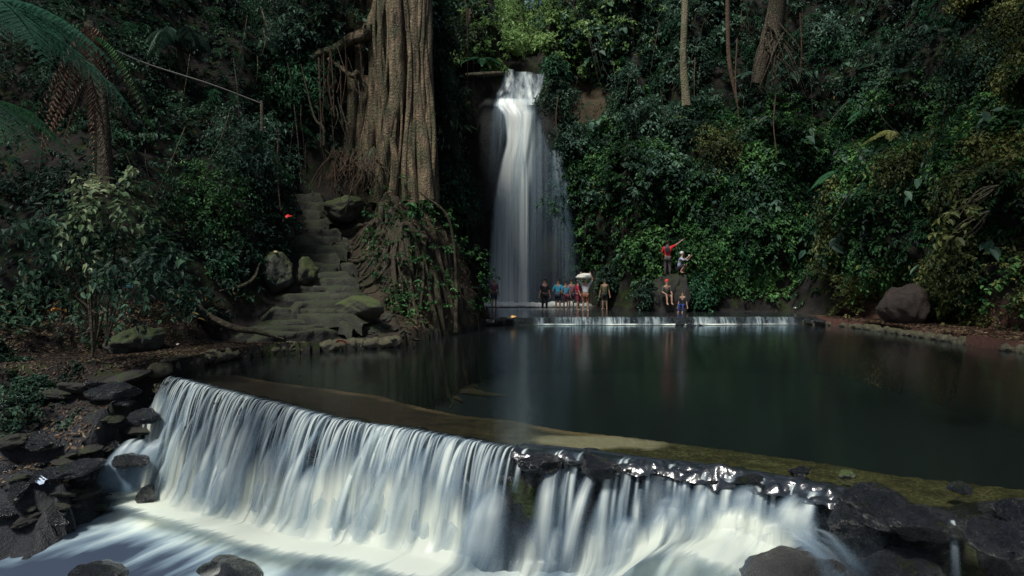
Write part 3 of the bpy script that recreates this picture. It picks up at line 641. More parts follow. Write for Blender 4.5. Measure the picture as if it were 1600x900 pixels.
rock("stone", P(1500, 762, 6.4), (.13, .1, .05), 27, M['wetrock'], "dark stone on the mossy shelf towards the right edge", group="stones on the shallow shelf")
rock("stone", P(850, 722, 7.75), (.30, .22, .12), 28, M['wetrock'], "dark blocky rock in the gap of the curtain", group="stones on the shallow shelf")
rock("stone", P(935, 728, 7.45), (.26, .2, .12), 29, M['wetrock'], "dark blocky rock right of the curtain's gap", group="stones on the shallow shelf")
for i, (px, py, D, r, lab) in enumerate([(150, 912, 9.5, (.62, .42, .26), "streaming wet rock in the bottom left corner"), (408, 857, 10.0, (.22, .2, .16), "small grey rock poking out of the foam, left of the curtain's middle"),
        (385, 915, 8.8, (.85, .5, .24), "broad wet rock at the bottom edge under the left foam"), (232, 775, 12.4, (.22, .2, .2), "rock behind the side spill at the left end"),         (470, 800, 10.2, (.3, .25, .25), "round rock glimpsed through the curtain")]):
    rock("boulder", P(px, py, D), r, 40+i, M['wetrock'], lab, group="boulders along the cascade")
rock("boulder", P(436, 425, 22.3), (.62, .5, .62), 51, M['boulder'], "squared grey boulder left of the staircase", group="boulders by the staircase")
rock("boulder", P(478, 425, 22.6), (.42, .4, .45), 52, M['mossrock'], "rounded mossy boulder touching the squared grey one", group="boulders by the staircase")
rock("boulder", P(440, 365, 24.0), (.55, .4, .35), 53, M['boulder'], "pale topped boulder beside the upper steps", group="boulders by the staircase")
rock("boulder", P(540, 325, 26.0), (.9, .7, .55), 54, M['mossrock'], "green mossy boulder at the head of the staircase", group="boulders by the staircase")
rock("boulder", P(560, 485, 20.8), (.85, .6, .45), 55, M['mossrock'], "low mossy boulder right of the bottom steps", group="boulders by the staircase")
rock("boulder", P(578, 262, 27.3), (.55, .5, .8), 56, M['boulder'], "dark grey rock wedged under the fig's roots", group="boulders by the staircase")
rock("boulder", P(1408, 480, 26.5), (.85, .7, 1.0), 57, rock_mat("brown earth stone", (.028, .020, .016), (.065, .047, .036), None, 0, (.7, .95), 1.5, .8, .07), "brown boulder standing on the right bank", group="boulders on the banks")
PB1 = rock("boulder", P(1043, 470, 35.0), (.72, .7, 1.95), 58, M['soil'], "tall dark boulder that people climb at the foot of the right cliff", group="boulders on the banks", amp=.55, facet=1.4)
PB2 = rock("boulder", P(1064, 470, 34.7), (.62, .6, 1.5), 59, M['soil'], "lower shoulder boulder leaning on the climbed one", group="boulders on the banks", amp=.5, facet=1.4)
rock("boulder", P(215, 530, 16.6), (1.0, .5, .4), 60, M['boulder'], "low flat boulder on the left path edge", group="boulders on the banks")
for i, (px, py, D, r, lab) in enumerate([(175, 610, 13.4, (.6, .35, .17), "long ledge rock high on the left bank"), (225, 650, 13.0, (.42, .35, .15), "dark ledge rock next to the top of the cascade"), (60, 690, 12.4, (.55, .4, .18), "brown rock halfway down the left bank"), (130, 730, 12.0, (.5, .35, .15), "wet rock low on the left bank near the foam"), (205, 720, 12.4, (.35, .3, .14), "rock at the foam's upper left edge")]):
    rock("boulder", P(px, py, D), r, 70+i, M['wetrock'], lab, group="rocks of the left bank")

# kerb of stones along the pool's left edge
kb = empty("stone_kerb", (-5, 18, 0), "low kerb of rough mossy stones along the pool's left edge", "kerb")
path = smooth_path([(-7.25, 14.0, 0), (-7.2, 15.9, 0), (-6.6, 18.0, 0), (-5.0, 19.15, 0), (-3.45, 20.1, 0)], 60)
mb = MB()
for i, pt in enumerate(path):
    rock_mesh(mb, (pt[0]+rnd.uniform(-.05, .05), pt[1]+rnd.uniform(-.05, .05), .14), (rnd.uniform(.16, .28), rnd.uniform(.14, .24), rnd.uniform(.12, .19)), 100+i, sub=3)
o = mb.build("kerb_stones", M['kerb'], kb, origin=(-5, 18, 0))
# kerb on the right bank
kb = empty("stone_kerb", (14, 24, 0), "low brown stone kerb along the right bank of the pool", "kerb")
path = smooth_path([(12.9, 29.9, 0), (13.95, 28.8, 0), (14.05, 24.8, 0), (13.95, 21.1, 0), (13.85, 18.0, 0), (14, 14, 0)], 110)
mb = MB()
for i, pt in enumerate(path):
    rock_mesh(mb, (pt[0]+rnd.uniform(-.05, .05), pt[1]+rnd.uniform(-.05, .05), .06), (rnd.uniform(.12, .2), rnd.uniform(.12, .25), rnd.uniform(.10, .2)), 300+i, sub=3)
mb.build("kerb_stones", M['kerb'], kb, origin=(14, 24, 0))

# ------------------------------------------------------------------ staircase
sc_ = empty("stone_staircase", (-6, 19.9, .3), "worn uneven stone staircase climbing left of the great fig tree", "staircase")
NST = 19; sp_ = np.array(STAIR)
for i in range(NST):
    t_ = (i+.5)/NST*(len(STAIR)-1); c = [np.interp(t_, range(5), sp_[:, k]) for k in range(4)]; c2 = [np.interp(t_+.1, range(5), sp_[:, k]) for k in range(4)]
    wd = c[3]*rnd.uniform(.6, .92); c[0] += rnd.uniform(-.25, .25); yaw = math.atan2(c2[1]-c[1], c2[0]-c[0])-math.pi/2
    nx, ny = 26, 9; xs = np.linspace(-wd, wd, nx); th = np.array([(-.30, -.35), (-.28, -.1), (-.26, .0), (-.20, .035), (-.05, .045), (.15, .04), (.4, .03), (.55, .0), (.6, -.3)])
    X, J = np.meshgrid(xs, range(9)); Y = th[J, 0]+.42*fbm(np.stack([X*1.1, J*.15, X*0+i*3.], -1), 4, i)+.10*np.sin(X*1.1+i)
    Z = th[J, 1]*np.where(th[J, 1] < -.05, 1, 1)+.11*fbm(np.stack([X*1.7, Y*2, X*0+i], -1), 4, i+50)-.25*sstep(.8, 1.0, np.abs(X)/wd)
    cy, sy = math.cos(yaw*.5), math.sin(yaw*.5)
    W_ = np.stack([c[0]+X*cy-Y*sy, c[1]+X*sy+Y*cy, c[2]+.08+Z], -1)
    mb = MB(); mb.add(W_.reshape(-1, 3), grid_faces(nx, 9)); mb.build("step", M['stepstone'], sc_, origin=(-6, 19.9, .3))

# ------------------------------------------------------------------ leaves
def add_leaves(mb, p, d, nrmv, ln, wd, rn, curl=.25):
    """p base, d direction, nrmv up : 6-vert folded leaf"""
    p = np.asarray(p, float); d = nrm(np.asarray(d, float)); sd = nrm(np.cross(d, nrmv)); up = nrm(np.cross(sd, d))
    ln = np.broadcast_to(ln, (len(p),))[:, None]; wd = np.broadcast_to(wd, (len(p),))[:, None]
    dr = up*ln*curl
    v = np.stack([p, p+d*ln*.28-sd*wd*.5+up*wd*.12, p+d*ln*.66-sd*wd*.42+up*wd*.12-dr*.35, p+d*ln-dr, p+d*ln*.66+sd*wd*.42+up*wd*.12-dr*.35, p+d*ln*.28+sd*wd*.5+up*wd*.12], 1)
    b = np.arange(len(p))[:, None]*6
    f = np.concatenate([b+np.array([0, 1, 2, 3]), b+np.array([0, 3, 4, 5])])
    mb.add(v.reshape(-1, 3), f, rnd=np.repeat(np.broadcast_to(rn, (len(p),)), 6))
def sprays(mb, base, out, L, nl, ll, lw, rs, droop=.6, spread=.35, rn0=None):
    """leafy twigs : base (n,3), out (n,3) unit, L twig length (n,)"""
    n = len(base); k = np.tile(np.linspace(.12, 1, nl), (n, 1))+rs.uniform(-.04, .04, (n, nl))
    L = np.broadcast_to(L, (n,))[:, None, None]
    p = base[:, None]+out[:, None]*k[..., None]*L; p[..., 2] -= (droop*k**2)*L[..., 0]
    tan = out[:, None]-np.array([0, 0, 1])*(2*droop*k)[..., None]; tan = nrm(tan)
    side = nrm(np.cross(tan, np.array([0, 0, 1.0])+rs.normal(0, .25, tan.shape)))
    sg = np.where(np.arange(nl) % 2 == 0, 1, -1)[None, :, None]
    p = p+rs.normal(0, 1, p.shape)*L*spread*.25
    d = nrm(tan*.6+side*sg*.8+rs.normal(0, .35, p.shape)-np.array([0, 0, .25]))
    up = nrm(np.array([0, 0, 1.0])+rs.normal(0, .35, p.shape)+out[:, None]*.4)
    sz = rs.uniform(.6, 1.15, (n, nl))*(1-.25*k)
    r = np.clip((rn0 if rn0 is not None else rs.uniform(0, 1, n))[:, None]*.6+rs.uniform(0, .4, (n, nl)), 0, 1)
    ll = np.broadcast_to(ll, (n,))[:, None]; lw = np.broadcast_to(lw, (n,))[:, None]
    add_leaves(mb, p.reshape(-1, 3), d.reshape(-1, 3), up.reshape(-1, 3), (ll*sz).ravel(), (lw*sz).ravel(), r.ravel())

# faces of the ground as candidates for growth
F = grid_faces(len(gx), len(gy)); VF = V.reshape(-1, 3); fa, fb, fc, fdq = [VF[F[:, i]] for i in range(4)]
Cn = (fa+fc)/2; Ar = np.linalg.norm(np.cross(fc-fa, fdq-fb), axis=1)/2; Nf = nrm(np.cross(fc-fa, fdq-fb))
inview = lambda c: (np.abs(c[:, 0]/np.maximum(c[:, 1], .1)) < .80) & ((c[:, 2]-CZ)/np.maximum(c[:, 1], .1) < .50) & (c[:, 1] > 4)
_IV = inview(Cn)
_sdF, _stF = line_d(Cn[:, :2], STAIR); _swF = np.interp(_stF, np.arange(5), sp_[:, 3])
onstair = (_sdF < _swF+.15) & (Cn[:, 1] > 18.5) & (Cn[:, 1] < 28)
def pick(mask, n, rs, wfun=None):
    wgt = Ar*mask*_IV*(~onstair)
    if wfun is not None: wgt = wgt*wfun
    i = rs.choice(len(wgt), n, p=wgt/wgt.sum()); a, b = rs.uniform(0, 1, (2, n, 1))
    return fa[i]*(1-a)*(1-b)+fb[i]*a*(1-b)+fc[i]*a*b+fdq[i]*(1-a)*b, Nf[i]
X0, Y0, Z0 = Cn[:, 0], Cn[:, 1], Cn[:, 2]
clump = fbm(Cn*.55, 3, 70); steep = 1-Nf[:, 2]
def wf_at(p):
    q = lambda cx, cz, r1, r2: sstep(.9, 1.5, np.sqrt(((p[:, 0]-cx)/r1)**2+((p[:, 2]-cz)/r2)**2))
    return (q(5.0, 14.0, 1.7, 2.8)*q(6.0, 3.5, 1.5, 3.6)*q(15.5, 2.6, 2.2, 2))[:, None]
def stuff(name, mask, n, mat, L, nl, ll, lw, seed, wf=None, droop=.6, cat=None, label=None, out=.7, bush=1.8, spread=.35):
    rs = np.random.default_rng(seed); p, nn = pick(mask, n, rs, wf)
    o = nrm(nn*out+np.array([0, 0, .55])+rs.normal(0, .35, p.shape))
    cl = np.clip(fbm(p*.8, 3, seed)*1.1+.5, 0, 1); p = p+nn*(np.clip(fbm(p*.45, 3, 77)*1.5+.15, 0, 1.3)*bush*rs.uniform(.2, 1, n)**.5)[:, None]*(wf_at(p) if name == 'cliff_foliage' else 1)
    mb = MB(); sc = rs.uniform(.55, 1.35, n)*(.7+.6*cl)
    sprays(mb, p-nn*.05, o, L*sc, nl, ll*sc**.4, lw*sc**.4, rs, droop, spread, rn0=cl)
    ob = mb.build(name, mat, smooth=False); return tag(ob, label, cat, kind="stuff")
cw = np.clip(.7+1.4*(clump+.2), .38, 2.2)
right = (X0 > 3.2) & (Y0 > 16) & (Z0 > .9)
soilF = 1-.985*np.maximum(sstep(1.1, .7, np.sqrt(((X0-5.2)/1.6)**2+((Z0-14)/3.0)**2)), 0)
hol = lambda cx, cz, r1, r2: 1-.80*sstep(1.15, .8, np.sqrt(((X0-cx)/r1)**2+((Z0-cz)/r2)**2)+.3*fbm(Cn*.7, 2, 35))
hollow = hol(6.0, 3.5, 1.5, 3.6)*hol(15.5, 2.6, 2.2, 2.0)*hol(10.8, 9.0, 1.6, .8)*hol(7.2, 10.2, 1.3, .7)*hol(12.5, 13, .7, 1.6)
dark_foot = hollow*np.interp(Z0, [0, 2.6, 5], [.25, .6, 1])*np.where((X0 < 9) & (Z0 < 7.5), .35, 1)
stuff("cliff_foliage", right & (Z0 < 11), 13000, M['l_bright'], .55, 14, .24, .13, 101, cw*dark_foot*soilF, .7, "foliage", "dense bright green leafy cover on the lower right cliff")
stuff("cliff_foliage", right & (Z0 >= 2), 20000, M['l_jungle'], .7, 14, .27, .12, 102, cw*soilF*dark_foot, .75, "foliage", "dark green leafy cover all over the right cliff")
stuff("cliff_foliage", right & (Z0 >= 6) & (X0 < 14), 5000, M['l_blue'], .8, 12, .33, .15, 103, np.clip(clump+.1, .02, 2)*soilF, .6, "foliage", "blue green broad leaves on the upper right cliff")
stuff("cliff_foliage", right & (X0 > 9) & (Y0 < 32) & (Z0 > 2.5), 6000, M['l_yellow'], .9, 16, .24, .11, 104, np.clip(fbm(Cn*.4, 2, 88)+.05, .0, 2), .9, "foliage", "yellow green drooping leaves on the near right slope")
stuff("cliff_foliage", right & (Z0 > 3), 500, M['l_blue'], 1.1, 6, .75, .36, 114, np.clip(clump+.1, .0, 2)*soilF, .7, "foliage", "scattered big broad leaves on the right cliff")
stuff("cliff_foliage", right & (Z0 > 3), 2600, M['l_fern'], 1.5, 26, .30, .04, 115, np.clip(.3-clump, .0, 2)*soilF*dark_foot, .9, "foliage", "narrow leaved drooping sprays on the right cliff", spread=.05)
mid = (X0 < -2.9) & (X0 > -9.5) & (Y0 > 28.5) & (Z0 > .8)
stuff("hillside_foliage", mid, 13000, M['l_jungle'], .7, 14, .27, .11, 105, cw, .75, "foliage", "dark green hanging leaves between the fig and the waterfall")
stuff("hillside_foliage", mid, 1500, M['l_pale'], .8, 12, .34, .10, 106, np.clip(clump, .02, 2), .9, "foliage", "pale hanging leaf tufts left of the waterfall")
left = (X0 < -7.0) & (Y0 > 15.6) & (Z0 > .6)
stuff("hillside_foliage", left, 34000, M['l_jungle'], .55, 14, .19, .09, 107, cw, .7, "foliage", "dark leafy undergrowth covering the left hillside", bush=1.1)
stuff("hillside_foliage", left & (Z0 > 2), 1500, M["l_fern"], 1.3, 26, .26, .035, 116, np.clip(.3-clump, .0, 2), .9, "foliage", "narrow leaved drooping sprays on the left hillside", spread=.05)
gor = (np.abs(X0-1) < 9) & (Y0 > 43.5) & (Z0 > 15.3)
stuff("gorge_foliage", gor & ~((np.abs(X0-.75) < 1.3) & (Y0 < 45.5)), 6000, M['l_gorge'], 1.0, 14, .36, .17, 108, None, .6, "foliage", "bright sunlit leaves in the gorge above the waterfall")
mound = (X0 > -6.6) & (X0 < -.6) & (Y0 > 20) & (Y0 < 30) & (Z0 > .35)
stuff("ivy", mound & (X0 > -5.0) & (Z0 > .8), 420, M['l_bright'], .25, 8, .16, .10, 109, np.clip(clump+.3, 0, 2), .6, "ivy", "small bright ivy on the right shoulder of the rooty mound")
stuff("ground_cover", (X0 > -9.5) & (X0 < -3) & (Y0 > 20.5) & (Y0 < 29) & (Z0 > .5), 1500, M["l_bright"], .16, 7, .10, .05, 117, np.clip(clump+.05, 0, 2), .5, "ground cover", "small green plants between the staircase and the fig tree", bush=0)
bankL = (X0 < -7.2) & (Y0 < 14.3) & (Z0 > -1.6) & (Y0 > 9)
stuff("ground_cover", bankL & (X0 < -8.2), 900, M['l_jungle'], .16, 8, .09, .06, 110, np.clip(clump+.1, 0, 2)*np.interp(X0, [-12, -9, -8], [1.6, .8, .1]), .4, "ground cover", "low green plants on the near left bank")
rb = (X0 > 14.3) & (Y0 < 33) & (Z0 > .3) & (Z0 < 3)
stuff("ground_cover", rb, 1300, M['l_yellow'], .35, 9, .15, .08, 111, np.clip(clump+.2, 0, 2), .5, "ground cover", "low pale plants behind the right bank path")
# leaf litter lying on ledges, paths and the mound
def litter(name, mask, n, seed, size, label, wf=None, lift=.012):
    rs = np.random.default_rng(seed); p, nn = pick(mask, n, rs, wf); d = rs.normal(0, 1, p.shape); d = nrm(d-nn*np.sum(d*nn, 1)[:, None])
    mb = MB(); add_leaves(mb, p+nn*lift, d, nn+rs.normal(0, .15, p.shape), rs.uniform(.5, 1.2, n)*size, rs.uniform(.5, 1.2, n)*size*.5, rs.uniform(0, 1, n), .1)
    return tag(mb.build(name, M['litter'], smooth=False), label, "leaf litter", kind="stuff")
litter("leaf_litter", (X0 < -3) & (Y0 > 13.2) & (Y0 < 21) & (Z0 < 1.4) & (Z0 > .1) | (bankL & (Nf[:, 2] > .5)), 9000, 120, .09, "brown leaf litter on the left path and bank")
litter("leaf_litter", mound, 3500, 121, .13, "brown leaf litter on the rooty mound", np.where(steep < .75, 1, .1))
litter("leaf_litter", (X0 > 14) & (X0 < 19) & (Y0 < 32) & (Z0 < 1.2), 9000, 122, .13, "reddish leaf litter on the right bank")

# ------------------------------------------------------------------ fig tree
fig = empty("fig_tree", (-4.1, 27, 5), "giant fig tree with a thick fluted brown trunk of fused roots above the mound", "tree")
FO = (-4.1, 27, 5)
mb = MB()
def col_(pts, r, D=27.0, lump=.16, seg=14, flute=.06, mbx=None):
    q = [P(a, b, D+(e[0] if e else 0)) for a, b, *e in pts]; tube(mbx or mb, q, r, seg, max(10, len(pts)*7), lump, flute, 5, seed=pts[0][0]*.1)
col_([(652, -160), (650, 0), (652, 150), (655, 320)], [.6, .6, .65, .75], 28.9, .12, 24, .12)
col_([(614, -160), (617, 0), (619, 80), (620, 150), (609, 200), (596, 260), (588, 318)], [.34, .34, .32, .32, .26, .24, .30], 26.7, .22)
col_([(632, -100), (634, 60), (636, 190), (628, 250), (622, 316)], [.16, .15, .16, .17, .22], 27.1, .25)
col_([(644, -160), (645, 0), (650, 133), (658, 200), (667, 313)], [.24, .25, .24, .25, .32], 26.7, .2)
col_([(664, -160), (667, 0), (669, 140), (672, 260), (676, 318)], [.22, .2, .2, .2, .26], 27.0, .2)
col_([(596, -160), (598, 0), (600, 110), (602, 200), (610, 270)], [.26, .26, .26, .22, .2], 27.4)
col_([(640, 180), (640, 240), (646, 318)], [.14, .2, .26], 26.6); col_([(612, 215), (618, 260), (611, 318)], [.1, .16, .2], 26.5)
col_([(586, -160), (585, 0), (588, 117), (582, 190), (570, 250)], [.34, .34, .3, .3, .38], 28.0)
col_([(594, 60), (594, 170), (600, 245)], [.2, .22, .28], 27.8); col_([(566, -100), (566, 40), (562, 120), (556, 190), (552, 245)], [.3, .3, .22, .18, .2], 28.3)
col_([(552, 115), (549, 180), (543, 245)], [.2, .2, .26], 28.0); col_([(575, 120), (566, 180), (560, 240)], [.2, .25, .3], 28.2, .1)
for i in range(16):
    a = rnd.uniform(588, 672); w_ = rnd.uniform(.045, .11); am = rnd.uniform(3, 9); ph = rnd.uniform(0, 6)
    col_([(a+am*math.sin(ph+.02*y_)+(a-632)*.10*max(0, (y_-200)/100), y_) for y_ in (-120, -40, 40, 100, 160, 220, 270, 314)], [w_, w_, w_*1.1, w_*1.5], 26.42+abs(a-632)*.010, .25, 8, 0)
for i in range(4):
    a = 604+i*19; col_([(a+rnd.uniform(-4, 4), -100), (a+rnd.uniform(-4, 4), 90), (a+rnd.uniform(-4, 4), 200), (a+rnd.uniform(-6, 6), 312)], [.09, .09, .1, .13], 26.55+abs(a-640)*.012, .2, 8, 0)
mb.build("trunk", M['fig'], fig, origin=FO)
for pts, r, D in (([(600, -10), (590, 25), (572, 52), (545, 63), (520, 78), (498, 84), (484, 98), (476, 120)], [.34, .32, .28, .22, .18, .13, .09, .04], 27.6), ([(552, -40), (545, 0), (528, 25), (515, 50), (500, 66), (494, 84)], [.2, .18, .16, .13, .09, .05], 28.2),
                  ([(560, 112), (550, 118), (530, 104), (512, 92)], [.12, .1, .08, .06], 27.4), ([(600, -40), (560, -20), (520, -30)], [.3, .25, .15], 27.5)):
    mb = MB(); col_(pts, r, D, .2, 12, .05, mb); mb.build("limb", M['fig'], fig, origin=FO)
mb = MB()
for i in range(26):
    a = rnd.uniform(490, 600); y0 = rnd.uniform(60, 120) if a < 560 else rnd.uniform(0, 60); y1 = rnd.uniform(140, 250)
    D = rnd.uniform(26.8, 28.4); tube(mb, [P(a, y0, D), P(a+rnd.uniform(-4, 4), (y0+y1)/2, D), P(a+rnd.uniform(-8, 8), y1, D)], rnd.uniform(.015, .04), 5, 8)
mb.build("aerial_roots", M['root'], fig, origin=FO)
# surface roots running down the mound
mb = MB(); 
def surf_path(p0, p1, n=9, wob=.25, lift=.03):
    out = []
    for i in range(n):
        f = i/(n-1); x = p0[0]*(1-f)+p1[0]*f+math.sin(f*7+p0[0]*3)*wob*f*(1-f)*2; y = p0[1]*(1-f)+p1[1]*f+math.cos(f*6+p1[0]*5)*wob*f*(1-f)*2
        out.append((x, y, gz(x, y)+lift))
    return out
for i in range(52):
    a = rnd.uniform(-1.2, 1.9); r0 = .8; r1 = rnd.uniform(2.4, 5.6); cx_, cy_ = -4.0, 26.4
    dx, dy = math.sin(a), -math.cos(a); rr = 3.0*abs(dx)+5.6*abs(dy) if dx > 0 else 2.4*abs(dx)+5.6*abs(dy)
    e = rnd.uniform(.35, .98); r0 = rnd.uniform(.7, 2.2); p0 = (cx_+dx*r0, cy_+dy*r0); a += rnd.uniform(-.35, .35); dx, dy = math.sin(a), -math.cos(a); p1 = (cx_+dx*rr*e*.95, cy_+dy*rr*e*.95)
    w_ = rnd.choice([.02, .03, .04, .06, .1]); tube(mb, surf_path(p0, p1, 12, .8, w_*.6+.02), [w_*1.4, w_, w_*.8, w_*.4], 7, 30, .2)
mb.build("surface_roots", M['brownroot'], fig, origin=FO)
mb = MB()
for i in range(70):           # reddish root tangle left of the trunk foot
    a = (rnd.uniform(520, 600), rnd.uniform(228, 262)); b = (a[0]+rnd.uniform(-45, 25), rnd.uniform(262, 305)); D = rnd.uniform(25.6, 27.2)
    tube(mb, [P(*a, D), P((a[0]+b[0])/2+rnd.uniform(-10, 10), (a[1]+b[1])/2, D-.2), P(*b, D-.3)], rnd.uniform(.012, .035), 5, 8)
mb.build("root_tangle", M['root'], fig, origin=FO)

# crown of the fig, spreading over the left side above the picture
def crown(name, parent, origin, blobs, mat, n, ll, seed, ):
    rs = np.random.default_rng(seed); mb = MB()
    for (cx, cy, cz, rx, ry, rz) in blobs:
        k = int(n*rx*ry/10); d = nrm(rs.normal(size=(k, 3))); rad = rs.uniform(.35, 1, (k, 1))**.6
        p = np.array([cx, cy, cz])+d*rad*np.array([rx, ry, rz]); o = nrm(d+rs.normal(0, .4, d.shape))
        sprays(mb, p, o, rs.uniform(.7, 1.3, k), 10, ll, ll*.5, rs, .5)
    return mb.build(name, mat, parent, origin=origin, smooth=False)
crown("crown", fig, FO, [(-3, 26, 25, 5, 4, 2), (-13, 23, 20, 4.5, 4, 2.2), (-14, 30, 22, 4, 4, 2.5)], M['l_jungle'], 75, .42, 200)
for a, b in (((-4.5, 27, 15), (-9, 25, 18.5)), ((-3.8, 27, 15), (-3.5, 26, 24)), ((-9, 25, 18.5), (-13, 23, 20)), ((-4.6, 27, 15), (-13, 30, 21.5))):
    mb = MB(); tube(mb, [a, tuple((np.array(a)+np.array(b))/2+np.array([0, 0, .8])), b], [.35, .25, .12], 10, 14, .1); mb.build("limb", M['fig'], fig, origin=FO)

# out of the picture's top edge : leaf masses added to shade the ravine's sides
crown("shade_canopy", None, (0, 0, 0), [(12, 20, 17.5, 4, 4, 2), (9.5, 13.5, 15.5, 4, 4, 2), (13, 27, 21, 4, 4, 2), (-14, 12, 13.8, 3, 3, 1.5), (17, 20, 17, 5.5, 6, 2.2), (15, 10, 13, 5, 5, 2), (21, 27, 20, 5, 5, 2.5), (12, 3, 11, 5, 4, 2), (-19, 11, 12, 5, 4, 2), (-15, 20, 16, 5, 5, 2.2)], M['l_jungle'], 80, .42, 201)
tag(bpy.data.objects["shade_canopy"], "unseen leaf masses added overhead to shade the ravine sides", "foliage", kind="stuff")

# ------------------------------------------------------------------ trees behind the falls
def tree(label, group, base, top, r0, r1, blobs, mat, bark, n, ll, seed, cat="tree", name="tree", lean=.3):
    e = empty(name, base, label, cat, group); mb = MB(); b, t_ = np.array(base, float), np.array(top, float)
    mid_ = (b+t_)/2+np.array([lean, 0, 0]); tube(mb, [b, mid_, t_], [r0, (r0+r1)/2, r1], 10, 16, .12); mb.build("trunk", bark, e, origin=base)
    if blobs:
        mb = MB()
        for bl in blobs: tube(mb, [mid_*.4+t_*.6, (np.array(bl[:3])+t_)/2, bl[:3]], [r1, r1*.6, r1*.3], 6, 8)
        mb.build("limbs", bark, e, origin=base); crown("crown", e, base, blobs, mat, n, ll, seed)
    return e
GG = "sunlit trees above the waterfall"
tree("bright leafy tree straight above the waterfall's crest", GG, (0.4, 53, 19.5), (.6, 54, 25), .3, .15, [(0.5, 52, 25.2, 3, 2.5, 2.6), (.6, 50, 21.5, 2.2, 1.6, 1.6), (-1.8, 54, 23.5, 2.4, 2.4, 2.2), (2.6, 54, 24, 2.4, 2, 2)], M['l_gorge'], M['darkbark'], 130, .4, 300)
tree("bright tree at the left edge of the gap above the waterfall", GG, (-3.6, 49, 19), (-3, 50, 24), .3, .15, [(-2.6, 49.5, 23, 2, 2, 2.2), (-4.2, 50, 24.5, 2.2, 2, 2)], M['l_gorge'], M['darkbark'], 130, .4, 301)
tree("darker green tree leaning from the right over the waterfall's crest", GG, (4.8, 46.5, 18.5), (3.8, 46.5, 21), .25, .12, [(3.4, 46, 20.6, 2, 1.8, 1.6), (5.4, 46, 22.5, 2.2, 2, 1.8)], M['l_blue'], M['darkbark'], 170, .36, 302)
tree("bushy tree leaning from the left beside the waterfall's crest", GG, (-3.6, 43, 17), (-2.6, 43, 19), .2, .1, [(-2.4, 42.6, 18.3, 1.2, 1.4, 1.6), (-3.6, 42.5, 20.5, 1.8, 1.5, 1.8)], M['l_jungle'], M['darkbark'], 200, .34, 303)

# trunks on the right cliff
def trunk_thing(name, label, pts, r, mat, cat="tree", seg=12, lump=.15, group=None, part="trunk"):
    q = [P(*a) for a in pts]; e = empty(name, q[-1], label, cat, group); mb = MB(); tube(mb, q, r, seg, max(14, 6*len(q)), lump, .05, 4, q[0][0]); mb.build(part, mat, e, origin=q[-1]); return e, q
e, q = trunk_thing("slender_tree", "slender pale lichened trunk standing on the right cliff, right of the waterfall", [(1070, -90, 36.0), (1070, 20, 36.1), (1068, 90, 36.3), (1073, 165, 36.5)], [.17, .17, .18, .23], M['palebark'])
crown("crown", e, q[-1], [(q[0].x, 36, q[0].z+2, 2.4, 2, 1.4)], M['l_jungle'], 90, .34, 310)
e, q = trunk_thing("old_tree", "dark leaning trunk with a fan of bare brown roots at the top right of centre", [(1232, -90, 33), (1216, 0, 33.3), (1205, 60, 33.6), (1185, 130, 34.2)], [.42, .42, .5, .35], M['darkbark'])
mb = MB()
for i in range(20):
    f = rnd.uniform(0, 1); x0 = 1208+rnd.uniform(-16, 16); y0 = rnd.uniform(20, 85); x1 = 1165+f*115; y1 = 135+rnd.uniform(-25, 28)
    D = 33.0+rnd.uniform(-.3, .2); tube(mb, [P(x0, y0, D), P((x0+x1)/2+rnd.uniform(-5, 5), (y0+y1)/2-6, D-.3), P(x1, y1, D)], [.05, .035, .012], 6, 10, .1)
mb.build("roots", M['darkbark'], e, origin=q[-1]); crown("crown", e, q[-1], [(q[0].x, 33, q[0].z+2.5, 3, 2.4, 1.6)], M['l_jungle'], 90, .34, 311)
trunk_thing("vine_trunk", "thin reddish twisted trunk left of the old tree with bare roots", [(1138, -90, 34.5), (1137, 30, 34.6), (1140, 100, 34.7), (1152, 160, 34.9)], [.1, .1, .1, .06], M['root'])
trunk_thing("fallen_log", "mossy log lying beside the top of the waterfall", [(728, 117, 42.2), (755, 116, 42.0), (786, 114, 42.4)], [.12, .15, .12], M['darkbark'], "log", part="log")
# hanging vines : every one by itself
for i, (px, y0, y1, D, lab) in enumerate([(729, 10, 165, 37, "long brown vine hanging left of the waterfall"), (708, -20, 120, 35, "thin vine hanging beside the fig tree's right edge"), (1152, 60, 190, 34, "reddish vine dangling below the twisted trunk"), (1086, 90, 150, 36, "short vine beside the pale slender trunk"),
        (1212, 150, 240, 33, "thin brown vine hanging under the old tree's roots"), (1250, 20, 120, 32.5, "vine hanging right of the old tree"), (498, 90, 230, 26.5, "vine hanging under the fig tree's left limb"), (872, 150, 215, 40, "vine against the dark rock right of the waterfall's crest"), (436, 200, 330, 22.5, "thin curving vine above the upper steps")]):
    trunk_thing("hanging_vine", lab, [(px, y0, D), (px+rnd.uniform(-4, 4), (y0+y1)/2, D), (px+rnd.uniform(-3, 3), y1, D)], [.035, .03, .015], M['root'], "vine", 6, .1, "vines hanging in the ravine", "stem")

